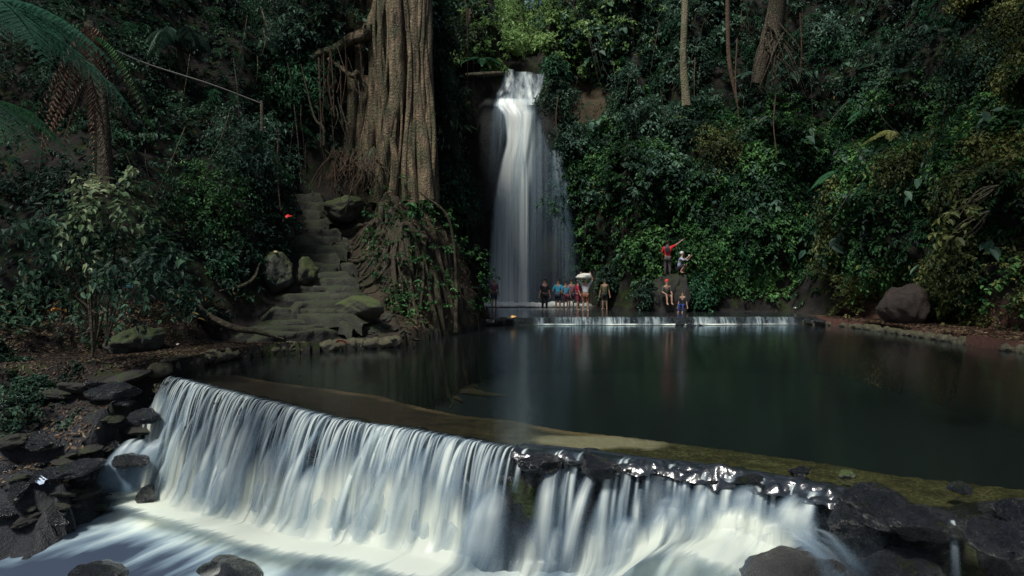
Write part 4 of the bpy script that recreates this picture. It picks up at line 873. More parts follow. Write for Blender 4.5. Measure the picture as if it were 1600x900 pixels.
# ------------------------------------------------------------------ ferns, palms, shrubs
def frond(mb, mbr, o, az, el, L, droop, npin, pl, pw, rs, rn, hang=.2, leaflets=0, vshape=.25):
    o = np.array(o, float); k = np.linspace(0, 1, npin); hd = np.array([math.cos(az), math.sin(az), 0])
    c = o+hd*(L*k*math.cos(el))[:, None]; c[:, 2] += L*k*math.sin(el)-droop*L*k**2
    T = nrm(np.gradient(c, axis=0)); side = nrm(np.cross(T, np.array([0, 0, 1.0]))); up = np.cross(side, T)
    tube(mbr, [c[0], c[npin//3], c[2*npin//3], c[-1]], [.018*L/2, .012*L/2, .008*L/2, .003], 5, 14)
    ln = pl*np.clip(np.sin(np.clip(k*.93+.10, 0, 1)*math.pi)**.7, .22, 1)
    for sg in (-1, 1):
        d = nrm(side*sg+T*.45-np.array([0, 0, hang])+up*vshape*.0+rs.normal(0, .05, c.shape))
        if not leaflets: add_leaves(mb, c, d, up+rs.normal(0, .1, c.shape), ln, pw, rn+rs.uniform(-.1, .2, npin), .3)
        else:
            j = np.linspace(.06, 1, leaflets); q = c[:, None]+d[:, None]*(ln[:, None]*j)[..., None]; q[..., 2] -= .18*ln[:, None]*j**2
            for s2 in (-1, 1):
                dd = nrm(T[:, None]*s2+d[:, None]*.5+0*q); w_ = (ln[:, None]*.16*(1.05-j))
                add_leaves(mb, q.reshape(-1, 3), dd.reshape(-1, 3), np.broadcast_to(up[:, None], q.shape).reshape(-1, 3), w_.ravel()+.01, (w_*.42+.006).ravel(), rn+rs.uniform(-.15, .2, q.shape[0]*leaflets), .1)
def fern(name, label, base, azs, L, npin, pl, pw, mat, seed, el=.7, droop=.75, cat="fern", group=None, leaflets=0, hang=.2, trunk=None, barkm='darkbark', rn=.4):
    rs = np.random.default_rng(seed); e = empty(name, base, label, cat, group); mb0 = MB()
    if trunk: 
        mb = MB(); tube(mb, [base, tuple(np.array(base)+np.array(trunk)*.5+np.array([.1, 0, 0])), tuple(np.array(base)+np.array(trunk))], [.16, .11, .10], 10, 16, .25); mb.build("trunk", M[barkm], e, origin=base)
    top = np.array(base)+(np.array(trunk) if trunk else 0)
    for a in azs:
        mb = MB(); mr_ = MB(); frond(mb, mr_, top, a+rs.uniform(-.1, .1), el+rs.uniform(-.2, .2), L*rs.uniform(.8, 1.1), droop*rs.uniform(.8, 1.2), npin, pl, pw, rs, rn+rs.uniform(-.15, .25), hang, leaflets)
        f = mb.build("frond", mat, e, origin=base, smooth=False); mr_.build("rachis", M['brownroot'], f)
    return e
pi = math.pi
def ring(n, a0=0, a1=2*pi): return [a0+(a1-a0)*i/n for i in range(n)]
fern("tree_fern", "large tree fern whose feathery fronds arch in at the top left corner", tuple(P(-70, 40, 8.0)-Vector((0, 0, 2.2))), [-1.1, -.7, -.35, -.05, .3, .7, 1.2], 2.0, 30, .50, .055, M['l_fernlit'], 400, .45, .75, leaflets=14, trunk=(0, 0, 2.4), rn=.75, group="ferns of the left side")
fern("tree_fern", "dark tree fern drooping at the left edge halfway up", tuple(P(-60, 150, 9.5)-Vector((0, 0, 1.0))), [-1.1, -.6, -.2, .3, .9], 1.5, 24, .34, .05, M['l_fern'], 401, .45, .8, leaflets=12, trunk=(0, 0, .9), group="ferns of the left side", rn=.2)
# dead fronds hanging round a thin trunk
b0 = P(165, 300, 14.5); e = fern("dead_frond_tree_fern", "tree fern with a skirt of withered brown fronds near the top left", tuple(b0), ring(7), 1.6, 24, .30, .04, M['l_dead'], 402, -.75, .9, leaflets=0, trunk=(-.35, 0, 3.6), hang=.6, cat="fern", rn=.3)
rs = np.random.default_rng(403); tp = np.array(b0)+np.array([-.35, 0, 3.6])
for i in range(12):
    mb = MB(); mr_ = MB(); frond(mb, mr_, tp-np.array([0, 0, rs.uniform(0, 1.2)]), rs.uniform(0, 6.28), -.9, rs.uniform(1.2, 2.4), .5, 26, .16, .035, rs, rs.uniform(.2, .7), .9)
    f = mb.build("withered_frond", M['l_dead'], e, origin=tuple(b0), smooth=False); mr_.build("rachis", M['root'], f)
for a in (-.45,):
    mb = MB(); mr_ = MB(); frond(mb, mr_, tp-np.array([0, 0, .3]), a, .0, 2.2, 1.25, 40, .20, .05, rs, .3, .6); f = mb.build("frond", M['l_bright'], e, origin=tuple(b0), smooth=False); mr_.build("rachis", M['brownroot'], f)
fern("palm_tree", "palm with arching comb-like fronds above the middle of the left hillside", tuple(hit(285, 150)[0]), [-.2, -.8, .5, -1.6, -2.4, 3.0], 2.6, 34, .6, .05, M['l_blue'], 404, 1.0, 1.0, cat="palm", hang=.7, trunk=(0, -.3, 1.8))
fern("palm_tree", "palm with stiff upright fronds left of the fig tree's limb", tuple(hit(425, 150)[0]), [-.2, -1.2, -2.2, .8, 2.2, 3.4], 2.2, 30, .5, .045, M['l_jungle'], 405, 1.1, .8, cat="palm", hang=.5, trunk=(0, -.3, 1.6), rn=.6)
fern("palm_tree", "small palm with a drooping frond left of the fig tree's base", tuple(hit(455, 225)[0]), [-.2, -1.2, -2.2, .8, 2.8], 1.5, 26, .4, .04, M['l_fern'], 406, .9, 1.0, cat="palm", hang=.5, trunk=(0, -.2, .6))
FG = "big ferns on the right slope"
def cfern(px, py, label, azs, L, seed, mat='l_fern', el=.3, droop=.7, rn=.6, pl=.35):
    h, n = hit(px, py); b = h+n*.9
    return fern("fern", label, tuple(b), azs, L, 34, pl*L/1.6, .06, M[mat], seed, el, droop, group=FG, hang=.3, rn=rn)
cfern(1400, 175, "bright green fern frond spreading high on the near right slope", [3.4, 3.9, -1.9, 2.6], 1.9, 410, rn=.8)
cfern(1335, 280, "pale green fern drooping over the middle of the right slope", [3.5, 4.1, -1.7, 2.8], 1.9, 411, rn=.85)
cfern(1385, 235, "yellowing fern between the two green ones on the right slope", [3.6, 4.2, 3.0], 1.7, 412, 'l_yellow', rn=.9)
cfern(1172, 130, "dark fern with comb-like fronds left of the old tree's roots", [3.2, 4.0, -1.4, -.4], 1.6, 413, 'l_blue')
cfern(1235, 125, "dark palm-like fern right of the old tree's roots", [3.2, 4.4, -1.4, -.2], 1.7, 414, 'l_blue')
cfern(715, 205, "spiky pale fern hanging on the rock wall left of the waterfall", [-.8, -1.6, -2.4, .1], 1.5, 416, 'l_pale', rn=.5, pl=.25)
cfern(745, 100, "bright fern beside the log at the waterfall's top left", [-.8, -1.6, -2.4], 1.6, 417, 'l_fern')

def shrub(label, px, py, r, n, ll, lw, mat, seed, group=None, off=.8, D=None, L=.6, cat="shrub", name="shrub", stem_to=None, nl=12, droop=.6, flat=1.0):
    rs = np.random.default_rng(seed)
    if D: c = np.array(P(px, py, D)); base = c-np.array([0, 0, r])
    else:
        h, nn = hit(px, py); c = np.array(h+nn*off*r*.6); base = np.array(h)
    if stem_to is not None: base = np.array(P(*stem_to))
    e = empty(name, tuple(base), label, cat, group); mb = MB()
    d = nrm(rs.normal(size=(n, 3))); p = c+d*r*np.array([1, .8, flat])*rs.uniform(.1, .8, (n, 1)); o = nrm(d+np.array([0, -.2, .3]))
    sprays(mb, p, o, L*r*rs.uniform(.7, 1.2, n), nl, ll, lw, rs, droop); mb.build("leaves", mat, e, origin=tuple(base), smooth=False)
    mb = MB()
    for i in range(5): tgt = c+nrm(rs.normal(size=3))*r*.6; tube(mb, [base, (base+tgt)/2+rs.normal(0, .08, 3), tgt], [.03, .02, .008], 5, 8)
    mb.build("stems", M['darkbark'], e, origin=tuple(base)); return e
SG = "shrubs and bushes of the ravine"
shrub("tall shrub with pale drooping top leaves in front of the left hillside", 170, 318, .80, 46, .22, .10, M['l_pale'], 500, SG, D=13.4, stem_to=(145, 550, 13.6), L=.8)
shrub("green lower skirt of leaves spreading left of the pale shrub", 100, 350, .85, 50, .2, .09, M['l_jungle'], 501, SG, D=13.6, stem_to=(150, 520, 13.8), L=.9)
shrub("leafy green shrub leaning right under the pale shrub", 215, 400, .85, 60, .2, .10, M['l_jungle'], 502, SG, D=13.4, stem_to=(165, 540, 13.6), L=.8)
shrub("blue green bush above the staircase's left side", 385, 245, 1.3, 200, .17, .075, M['l_blue'], 503, SG, nl=14)
shrub("bushy green thicket beside the staircase's middle", 330, 330, 1.4, 200, .14, .065, M['l_bright'], 504, SG, nl=14)
shrub("small bush just left of the squared grey boulder", 350, 420, .6, 70, .14, .07, M['l_fern'], 505, SG)
shrub("broad leaved plant cluster at the top left of the cliff's bare soil", 960, 75, 1.5, 46, .75, .42, M['l_blue'], 506, SG, nl=6, cat="plant", name="taro_plant")
shrub("broad leaved plant on the bare soil right of the waterfall's top", 925, 115, .7, 14, .6, .34, M['l_blue'], 507, SG, nl=5, cat="plant", name="taro_plant")
shrub("bright green bush left of the climbing people", 1000, 390, 1.5, 170, .26, .16, M['l_bright'], 508, SG)
shrub("bright green bush right of the climbing people", 1110, 385, 1.5, 170, .24, .14, M['l_bright'], 509, SG)
shrub("round blue green bush in the middle of the right cliff", 1010, 200, 1.5, 150, .28, .13, M['l_blue'], 510, SG)
shrub("dark bush under the slender pale trunk", 1080, 220, 1.5, 150, .28, .13, M['l_jungle'], 511, SG)
shrub("olive bush with many small leaves high on the right cliff", 1130, 235, 1.3, 160, .2, .10, M['l_yellow'], 512, SG)
shrub("large drooping bush top right of the old tree", 1300, 60, 1.7, 200, .26, .11, M['l_blue'], 513, SG, droop=1.0)
shrub("yellow green bush right of the yellowing fern", 1420, 270, 1.3, 200, .19, .09, M['l_yellow'], 514, SG, droop=.9)
shrub("sprig of large yellow leaves in front of the dark right slope", 1490, 365, .35, 8, .30, .15, M['l_yellow'], 515, SG, D=17, L=1.2, nl=6, flat=.4, stem_to=(1545, 330, 17.6))
shrub("second sprig of yellow leaves just above the lower one at far right", 1500, 330, .3, 6, .26, .13, M['l_yellow'], 516, SG, D=16.5, L=1.2, nl=6, flat=.4, stem_to=(1560, 290, 17.4))
shrub("leafy bush hanging over the right bank's dark hollow", 1370, 400, 1.1, 120, .2, .11, M['l_bright'], 517, SG, droop=.9)
shrub("dark bush filling the upper right corner", 1540, 120, 1.8, 260, .2, .09, M['l_jungle'], 518, SG, droop=.9)
shrub("bright little plant growing at the fig tree's right foot", 655, 322, .35, 9, .42, .2, M['l_bright'], 519, SG, D=25.3, nl=4, cat="plant", name="taro_plant")
shrub("fresh green tuft on the dark left bank under the shrubs", 132, 448, .35, 22, .15, .07, M['l_bright'], 520, SG, D=13.9, nl=7)
shrub("green seedling at the top corner of the cascade's left end", 248, 603, .1, 8, .07, .05, M['l_bright'], 521, SG, D=13.6, nl=4)
shrub("low bush at the left picture edge above the near bank", 20, 640, .45, 60, .1, .06, M['l_jungle'], 522, SG, D=12.6)
shrub("pale leafed shrub high on the wall left of the waterfall", 720, 60, 1.3, 110, .32, .11, M['l_pale'], 523, SG, droop=1.0)
shrub("round leafy bush low on the wall beside the waterfall's foot", 712, 300, 1.1, 110, .24, .13, M['l_fern'], 524, SG)
shrub("leafy shrub left of the fig tree's big limb", 470, 60, 1.3, 140, .25, .10, M['l_blue'], 525, SG)

# ground roots, sticks, saplings
for pts, r, lab in (([(300, 465, 18.3), (325, 492, 18.0), (365, 512, 17.9), (400, 518, 18.0), (443, 530, 18.3)], [.04, .07, .09, .07, .03], "long curved root lying across the foot of the staircase"),
                    ([(405, 412, 21.5), (398, 432, 21.0), (380, 446, 20.6), (343, 455, 20.2)], [.03, .05, .06, .04], "bent root curling left from the squared grey boulder"),
                    ([(470, 100, 26), (490, 180, 25.2), (505, 200, 25), (506, 228, 25)], [.02, .04, .05, .05], "bare bent sapling left of the fig tree"), ([(145, 470, 13.8), (152, 500, 13.7), (143, 558, 13.6)], [.015, .022, .035], "bare sapling stem on the left path edge"),
                    ([(85, 440, 13.9), (120, 465, 13.6), (150, 490, 13.4)], [.012, .018, .02], "dry stick leaning under the left shrubs"), ([(655, 300, 25.3), (700, 340, 25.6), (712, 420, 25.9), (712, 520, 24.6)], [.03, .05, .06, .07], "hanging root trailing down the mound into the pool")):
    trunk_thing("bare_root", lab, pts, r, M['brownroot'], "root", 8, .15, "bare roots and sticks", "stem")

# rope and post
mb = MB(); tube(mb, [P(165, 72, 15.5), P(230, 100, 16.5), P(330, 132, 18), P(409, 162, 19.5)], .018, 6, 24)
o = mb.build("rope", plain("pale rope", (.30, .28, .24))); tag(o, "pale rope slung across the left hillside to a short post", "rope")
mb = MB(); tube(mb, [P(409, 158, 19.6), P(409, 205, 19.6)], .05, 8, 4, .1); o = mb.build("post", M['darkbark']); tag(o, "short grey post where the rope ends", "post")
# little sign
mb = MB(); c = P(195, 443, 14.6)
def box(mb, c, s_):
    v = np.array([[x, y, z] for x in (-1, 1) for y in (-1, 1) for z in (-1, 1)], float)*np.array(s_)/2+np.array(c)
    mb.add(v, [[0, 1, 3, 2], [4, 6, 7, 5], [0, 4, 5, 1], [2, 3, 7, 6], [0, 2, 6, 4], [1, 5, 7, 3]])
e = empty("sign", c-Vector((0, 0, .7)), "tiny dark teal sign with pale lines under the left shrubs", "sign")
box(mb, c, (.36, .02, .2)); mb.build("board", plain("teal paint", (.012, .07, .08)), e, origin=tuple(c-Vector((0, 0, .7))), smooth=False)
mb = MB(); 
for k_ in range(3): box(mb, c+Vector((0, -.013, .06-.055*k_)), (.28-.05*(k_ % 2), .004, .014))
mb.build("lettering", plain("faded lettering", (.12, .3, .32)), e, origin=tuple(c-Vector((0, 0, .7))), smooth=False)
mb = MB(); tube(mb, [c-Vector((0, -.02, .75)), c-Vector((0, -.02, 0))], .015, 6, 3); mb.build("stake", M['darkbark'], e, origin=tuple(c-Vector((0, 0, .7))))
mb = MB(); rock_mesh(mb, tuple(c+Vector((-.14, -.02, .13))), (.05, .02, .04), 5, sub=2); mb.build("emblem", plain("red emblem", (.35, .03, .03)), e, origin=tuple(c-Vector((0, 0, .7))))

# litter : crumpled wrappers and fallen petals
def scrap(px, py, D, size, col, label, seed, flat=.5, stick=True, cat="litter"):
    mb = MB(); rs = np.random.default_rng(seed); n_ = 7; u, v = np.meshgrid(np.linspace(-1, 1, n_), np.linspace(-1, 1, n_))
    z = .45*fbm(np.stack([u*1.4, v*1.4, u*0], -1), 3, seed)+.12*rs.normal(size=u.shape); x = u*(1+.2*rs.normal(size=u.shape)*.5); y = v*.6
    mb.add(np.stack([x*size, y*size*.8, (z*.8+.35*(1-u*u))*size], -1).reshape(-1, 3), grid_faces(n_, n_))
    o = mb.build("wrapper", plain("scrap", col, .45, .3, 30), origin=(0, 0, 0)); p = P(px, py, D)
    if stick:
        h, n = hit(px, py)
        if (h-p).length < 6: p = h+n*size*.2
    o.location = p; o.rotation_euler = (.35, 0, seed); return tag(o, label, cat, "scraps of litter and petals")
scrap(452, 339, 22.6, .15, (.8, .04, .03), "bright red scrap beside the upper steps", 1, stick=False)
scrap(430, 394, 21.9, .12, (.8, .6, .4), "white and orange scrap on the squared grey boulder", 2, stick=False)
scrap(533, 535, 18.9, .14, (.6, .08, .07), "red scrap lying on the path by the pool's left edge", 3, stick=False)
scrap(88, 484, 13.2, .08, (.75, .3, .06), "orange fruit peel on the dark slope at the left", 4, stick=False)
scrap(278, 539, 17, .07, (.7, .68, .6), "white scrap on the left path", 5)
scrap(58, 752, 11.5, .15, (.5, .6, .75), "crumpled blue and white plastic wrapper low on the left bank", 6)
scrap(803, 496, 29.4, .16, (.8, .45, .12), "orange scrap on the weir's left end", 7, stick=False)
scrap(1243, 482, 31, .11, (.8, .8, .78), "white cup near the weir's right end", 8)
scrap(8, 548, 14, .09, (.7, .35, .25), "orange pink scrap at the left edge of the path", 9)
scrap(1393, 164, 27, .14, (.5, .2, .16), "pink flower bud above the high bright fern", 10, cat="flower")
scrap(30, 762, 11.2, .07, (.25, .09, .06), "dull red scrap left of the blue and white wrapper", 11)
scrap(985, 176, 38, .13, (.7, .25, .05), "orange blossom on the right cliff", 12, cat="flower")

# ------------------------------------------------------------------ people
def skin(name, verts, edges, rad, mat, parent, sub=2, extra=None, origin=(0, 0, 0)):
    me = bpy.data.meshes.new("tmp"); me.from_pydata(verts, edges, []); ob = bpy.data.objects.new("tmp", me); C.objects.link(ob)
    md = ob.modifiers.new("s", 'SKIN'); 
    for i, r in enumerate(rad):
        me.skin_vertices[0].data[i].radius = (r, r) if np.ndim(r) == 0 else r
    me.skin_vertices[0].data[0].use_root = True; md.use_smooth_shade = True
    ob.modifiers.new("b", 'SUBSURF').levels = sub; ob.modifiers["b"].render_levels = sub
    dg = bpy.context.evaluated_depsgraph_get(); dg.update(); m2 = bpy.data.meshes.new_from_object(ob.evaluated_get(dg)); bpy.data.objects.remove(ob)
    if extra:
        bm = bmesh.new(); bm.from_mesh(m2)
        for f in extra: f(bm)
        bm.to_mesh(m2); bm.free()
    for p_ in m2.polygons: p_.use_smooth = True
    m2.name = name; m2.materials.clear(); m2.materials.append(mat); o = bpy.data.objects.new(name, m2); C.objects.link(o); o.parent = parent; return o
SK = plain("skin", (.38, .22, .15), .5, .1); HA = plain("black hair", (.012, .010, .010), .5)
def cloth(name, c): return plain(name, c, .85, .25, 9)
def person(label, loc, rz, shirt, pants, pose="stand", arms=((.1, .0, -1), (-.1, .0, -1)), fore=None, hat=None, H=1.62, extra_parts=(), long_pants=False):
    e = empty("person", loc, label, "person", None, rz); H *= 1.05; k = H/1.62
    hip = .84 if pose == "stand" else (.28 if pose == "crouch" else .12)
    V_ = []; E_ = []; R_ = []
    def v(p, r): V_.append(tuple(np.array(p, float)*k)); R_.append(r*k if np.ndim(r) == 0 else tuple(x*k for x in r)); return len(V_)-1
    ln_ = .0 if pose == "stand" else .12
    pel = v((0, 0, hip), (.135, .10)); wst = v((0, -ln_*.4, hip+.17), (.115, .085)); chs = v((0, -ln_, hip+.38), (.145, .10)); nck = v((0, -ln_*1.2, hip+.50), .055); hb = v((0, -ln_*1.3, hip+.57), .06); hd = v((0, -ln_*1.3, hip+.66), .085); ht = v((0, -ln_*1.25, hip+.72), .07)
    E_ += [(pel, wst), (wst, chs), (chs, nck), (nck, hb), (hb, hd), (hd, ht)]; hands = []; sh = {}
    for i, sx in enumerate((1, -1)):
        s_ = v((sx*.17, -ln_, hip+.44), .055); a = nrm(np.array(arms[i], float)); el = np.array(V_[s_])/k+a*.27; f = nrm(np.array((fore or arms)[i], float)); wr = el+f*.24
        el_ = v(el, .04); wr_ = v(wr, .027); hn = v(wr+f*.07, .03); E_ += [(chs, s_), (s_, el_), (el_, wr_), (wr_, hn)]; sh[i] = (s_, el_, wr_); b = hn
        pr = nrm(np.cross(f, np.array([0, 1, .3])))
        for j in range(4):
            o_ = (j-1.5)*.016; t1 = v(wr+f*(.12)+pr*o_, .009); t2 = v(wr+f*(.15+.01*(j in (1, 2)))+pr*o_*1.1+np.array([0, -.012, 0]), .008); E_ += [(hn, t1), (t1, t2)]
        th = v(wr+f*.08+pr*.045*sx, .010); E_ += [(hn, th)]
    legs = {}
    for i, sx in enumerate((1, -1)):
        if pose == "stand": kn = (sx*.10, -.02, .45); an = (sx*.11, .02, .07); to = (sx*.13, -.13, .03)
        elif pose == "crouch": kn = (sx*.14, -.34, .42); an = (sx*.13, -.12, .07); to = (sx*.14, -.27, .03)
        else: kn = (sx*.12, -.42, .14); an = (sx*.12, -.46, -.26); to = (sx*.13, -.6, -.30)
        h_ = v((sx*.09, 0, hip-.05), .085); kn_ = v(kn, .058); an_ = v(an, .038); to_ = v(to, (.04, .03)); E_ += [(pel, h_), (h_, kn_), (kn_, an_), (an_, to_)]; legs[i] = (h_, kn_, an_)
    hc = np.array(V_[hd])
    def nose(bm):
        r = bmesh.ops.create_icosphere(bm, subdivisions=2, radius=.016*k); [setattr(x, 'co', Vector(x.co)*1.0+Vector(hc)+Vector((0, -.092*k, -.01*k))) for x in r['verts']]
        for sx in (-1, 1):
            r = bmesh.ops.create_icosphere(bm, subdivisions=1, radius=.02*k)
            for x in r['verts']: x.co = Vector((x.co.x*.5, x.co.y, x.co.z*1.3))+Vector(hc)+Vector((sx*.085*k, 0, 0))
    skin("body", V_, E_, R_, SK, e, 2, [nose])
    def sub(name, chain, rad, mat):
        ids = sorted({i for c_ in chain for i in c_}); mp = {a: b for b, a in enumerate(ids)}
        return skin(name, [V_[i] for i in ids], [(mp[a], mp[b]) for a, b in chain], [tuple(np.atleast_1d(R_[i])*rad.get(i, 1.22)) if np.ndim(R_[i]) else R_[i]*rad.get(i, 1.3) for i in ids], mat, e, 2)
    sub("shirt", [(pel, wst), (wst, chs), (chs, sh[0][0]), (sh[0][0], sh[0][1]), (chs, sh[1][0]), (sh[1][0], sh[1][1])], {}, cloth("shirt cloth", shirt))
    ch = [(pel, legs[0][0]), (legs[0][0], legs[0][1]), (pel, legs[1][0]), (legs[1][0], legs[1][1])]
    if long_pants: ch += [(legs[0][1], legs[0][2]), (legs[1][1], legs[1][2])]
    sub("trousers" if long_pants else "shorts", ch, {}, cloth("trouser cloth", pants))
    mb = MB(); rock_mesh(mb, (hc[0], hc[1]+.02*k, hc[2]+.04*k), (.098*k, .105*k, .095*k), 3, amp=.06, sub=3, facet=0); mb.build("cap" if hat else "hair", cloth("cap", hat) if hat else HA, e)
    mb = MB()
    for sx in (-1, 1): rock_mesh(mb, (hc[0]+sx*.032*k, hc[1]-.088*k, hc[2]+.01*k), (.012*k, .008*k, .008*k), 3, amp=0, sub=1, facet=0)
    mb.build("eyes", HA, e)
    for nm, cpt, r, col in extra_parts:
        mb = MB(); rock_mesh(mb, tuple(np.array(cpt)*k), tuple(np.array(r)*k), 7, amp=.2, sub=3, facet=.2); mb.build(nm, cloth(nm, col), e)
    return e
def at(px, D, z=.33): return Vector(((px-CX)/FPX*D, D, z))
dn = ((.2, -.05, -1), (-.2, -.05, -1))
person("person dressed in black standing in the shallow water before the waterfall", at(851, 36.6, .33), .2, (.012, .013, .018), (.01, .01, .014), arms=dn, long_pants=True)
person("person in a bright blue shirt standing next to the person in black", at(872, 36.9, .33), -.3, (.04, .35, .55), (.02, .03, .05), arms=((.3, -.3, -.9), (-.35, -.2, -.9)), fore=((-.2, -.9, -.2), (.2, -.9, -.1)), H=1.58)
person("person in a light blue top and pinkish shorts just right of the blue shirt", at(884, 37.6, .33), .3, (.10, .40, .55), (.2, .06, .1), arms=dn, H=1.5)
person("person in a dull pink shirt between the blue and red tops", at(893, 38.2, .33), .1, (.30, .10, .13), (.03, .03, .06), arms=dn, H=1.58)
person("person in a red top turned sideways beside the one with the white bundle", at(903, 36.0, .33), 1.2, (.50, .03, .08), (.25, .03, .06), arms=((.3, -.3, -.9), (-.3, -.4, -.8)), H=1.55)
wp = person("person in pale shirt and brown shorts holding a white bundle overhead", at(915, 34.6, .33), -.2, (.50, .50, .52), (.20, .07, .04), arms=((.5, -.1, .7), (-.5, -.1, .7)), fore=((-.3, 0, .9), (.3, 0, .9)), H=1.68)
mb = MB(); rock_mesh(mb, (0, 0, 0), (.40, .22, .17), 9, amp=.5, sub=4, facet=.3); c = at(913, 34.5, .22)+Vector((0, -.02, 1.90)); o = mb.build("cloth_bundle", cloth("white cloth", (.75, .74, .66))); o.location = c; tag(o, "white cloth bundle held over a bather's head", "cloth")
person("person in an olive shirt standing at the right of the bathers", at(945, 37.0, .33), -.4, (.10, .09, .04), (.02, .02, .02), arms=dn, H=1.6)
person("pale capped person standing alone under the left edge of the waterfall", at(772, 39.0, .33), .5, (.16, .07, .09), (.05, .05, .07), arms=dn, hat=(.4, .42, .42), H=1.65)
dg = bpy.context.evaluated_depsgraph_get(); dg.update()
def on_top(x, y):
    r = S.ray_cast(dg, Vector((x, y, 4.2)), Vector((0, 0, -1))); return r[1].z if r[0] else 0
def topz(px, D, z): return Vector(((px-CX)/FPX*D, D, z))
bpy.context.view_layer.update()
def top_of(o, x, y, rad=.22):
    w_ = [o.matrix_world@v.co for v in o.data.vertices]; z_ = [v.z for v in w_ if (v.x-x)**2+(v.y-y)**2 < rad*rad]; return max(z_) if z_ else 1.0
a = at(1043, 35.0); za = top_of(PB1, a.x, a.y)-.03
person("person in a red jacket and dark backpack standing on the boulder with one arm raised", (a.x, a.y, za-.02), 2.9, (.70, .015, .03), (.07, .05, .06), arms=((-.4, 0, -.8), (-.75, 0, .55)) if False else ((.35, -.1, -.9), (-.85, 0, .5)), fore=((-.1, -.5, -.7), (-.8, 0, .6)), long_pants=True, H=1.68,
       extra_parts=[("backpack", (0, .17, 1.22), (.13, .10, .20), (.07, .08, .09))])
a = at(1061, 34.7); zb_ = top_of(PB2, a.x, a.y)-.03
person("person in pale blue shirt and dark cap crouching on the boulder, holding a camera", (a.x, a.y, zb_-.02), 1.0, (.35, .42, .55), (.015, .015, .025), pose="crouch", arms=((.3, -.7, -.3), (-.3, -.7, -.3)), fore=((-.4, -.6, .6), (.4, -.6, .6)), hat=(.6, .6, .6), H=1.62,
       extra_parts=[("camera", (0, -.5, .86), (.06, .05, .04), (.5, .5, .48))])
a = at(1040, 34.15); zc_ = 1.05
person("person with a red cap sitting below the red jacket against the boulder", (a.x, a.y, zc_), .2, (.07, .07, .06), (.03, .025, .025), pose="sit", arms=dn, fore=((-.2, -.8, -.3), (.2, -.8, -.3)), hat=(.75, .06, .03), H=1.6)
a = at(1068, 33.8)
person("person in dark clothes with blue trousers sitting low at the right foot of the boulder", (a.x, a.y, .62), -.6, (.02, .02, .025), (.012, .035, .15), arms=dn, H=1.35, long_pants=True, pose="sit")

# ------------------------------------------------------------------ broken rock of the near bank, rubble on the lip, veiled boulder
RG = "small rocks of the near left bank"
rr_ = random.Random(77)
src = []
for i in range(5):
    mb = MB(); rock_mesh(mb, (0, 0, 0), (1, 1, 1), 900+i, sub=4, amp=.4, facet=1.2); o = mb.build("rock", M['wetrock'] if i % 2 else M['soil']); src.append(o)
used = [False]*5
def scatter_rock(p, r, lab, grp, k):
    if not used[k]: o = src[k]; used[k] = True
    else: o = src[k].copy(); C.objects.link(o)
    o.location = p; o.scale = (r*rr_.uniform(.9, 1.9), r*rr_.uniform(.7, 1.1), r*rr_.uniform(.3, .5)); o.rotation_euler = (rr_.uniform(-.3, .3), rr_.uniform(-.3, .3), rr_.uniform(0, 6.28)); tag(o, lab, "rock", grp)
for i in range(80):
    px = rr_.uniform(0, 262); py = rr_.uniform(585, 815)
    if py > 830-px*.25 or (px > 205 and py > 690): continue
    h, n = hit(px, py)
    if h.y > 15.5: continue
    scatter_rock(h-Vector((0, 0, .03)), rr_.choice([.08, .12, .16, .22, .3]), "dark rock jutting from the near left bank", RG, rr_.randrange(5))
for i in range(26):
    s = float(s_of_x(rr_.uniform(.7, 3.4))) ; q, t, n = lip_at(np.array(s)); o_ = rr_.uniform(-.12, .10)
    scatter_rock((q[0]+n[0]*o_, q[1]+n[1]*o_, -.06-abs(o_)*.3), rr_.choice([.05, .07, .10]), "wet lump of rock on the right half of the cascade's lip", "rock lumps on the lip", 1 if rr_.random() < .5 else 3)
for i in range(22):
    px = rr_.uniform(530, 650); py = rr_.uniform(488, 535); h, n = hit(px, py)
    scatter_rock(h, rr_.choice([.10, .15, .22]), "pale grey rubble stone beside the foot of the stairs", "rubble at the foot of the stairs", rr_.choice([0, 2, 4]))
mbv = MB(); mb = MB(); c = P(1240, 916, 5.8); rock_mesh(mb, (0, 0, 0), (.52, .42, .32), 19, amp=.22, facet=.2, sub=5); o = mb.build("boulder", rock_mat("brown wet boulder", (.010, .011, .014), (.036, .032, .028), None, 0, (.2, .5), 2.2, 1.0, .06)); o.location = c
tag(o, "rounded brown grey boulder under a white veil of water, bottom right", "rock", BG_)
v = mb.v[0]*1.035; f = mb.t[0]; d_ = .035*sstep(.15, .95, v[:, 2]/.36*.8-.5*v[:, 0]/.62+.25*fbm(v*2.5, 3, 6))
mbv.add(v+np.array(c), tris=f, dens=d_); o = mbv.build("boulder_veil", M['white']); tag(o, kind="structure")
# liquid film bulging over the rocky right half of the lip
mb = MB(); S_, K_ = np.meshgrid(np.linspace(float(s_of_x(.05)), float(s_of_x(3.3)), 420), np.linspace(-1, 1, 26)); q, t, nn = lip_at(S_)
o_ = -.02+.20*K_; zz3 = .010-.10*np.clip(K_, 0, 1)**1.5*1.2+(.10*np.clip(fbm(np.stack([S_*3.2, K_*1.2, S_*0], -1), 3, 91), -.3, 1)+.03*fbm(np.stack([S_*10, K_*2.5, S_*0], -1), 2, 92))*sstep(-1, -.2, K_)
mb.add(np.stack([q[..., 0]+nn[..., 0]*o_, q[..., 1]+nn[..., 1]*o_, zz3], -1).reshape(-1, 3), grid_faces(420, 26))
m = N("liquid film"); b = m.bump(m.noise(m.pos(), 9, 3, .5), .4, .05); M['film'] = m.done(m.pbr((.014, .017, .020), .24, b, spec=.8, coat=.35))
o = mb.build("lip_water_film", M['film']); tag(o, kind="structure")
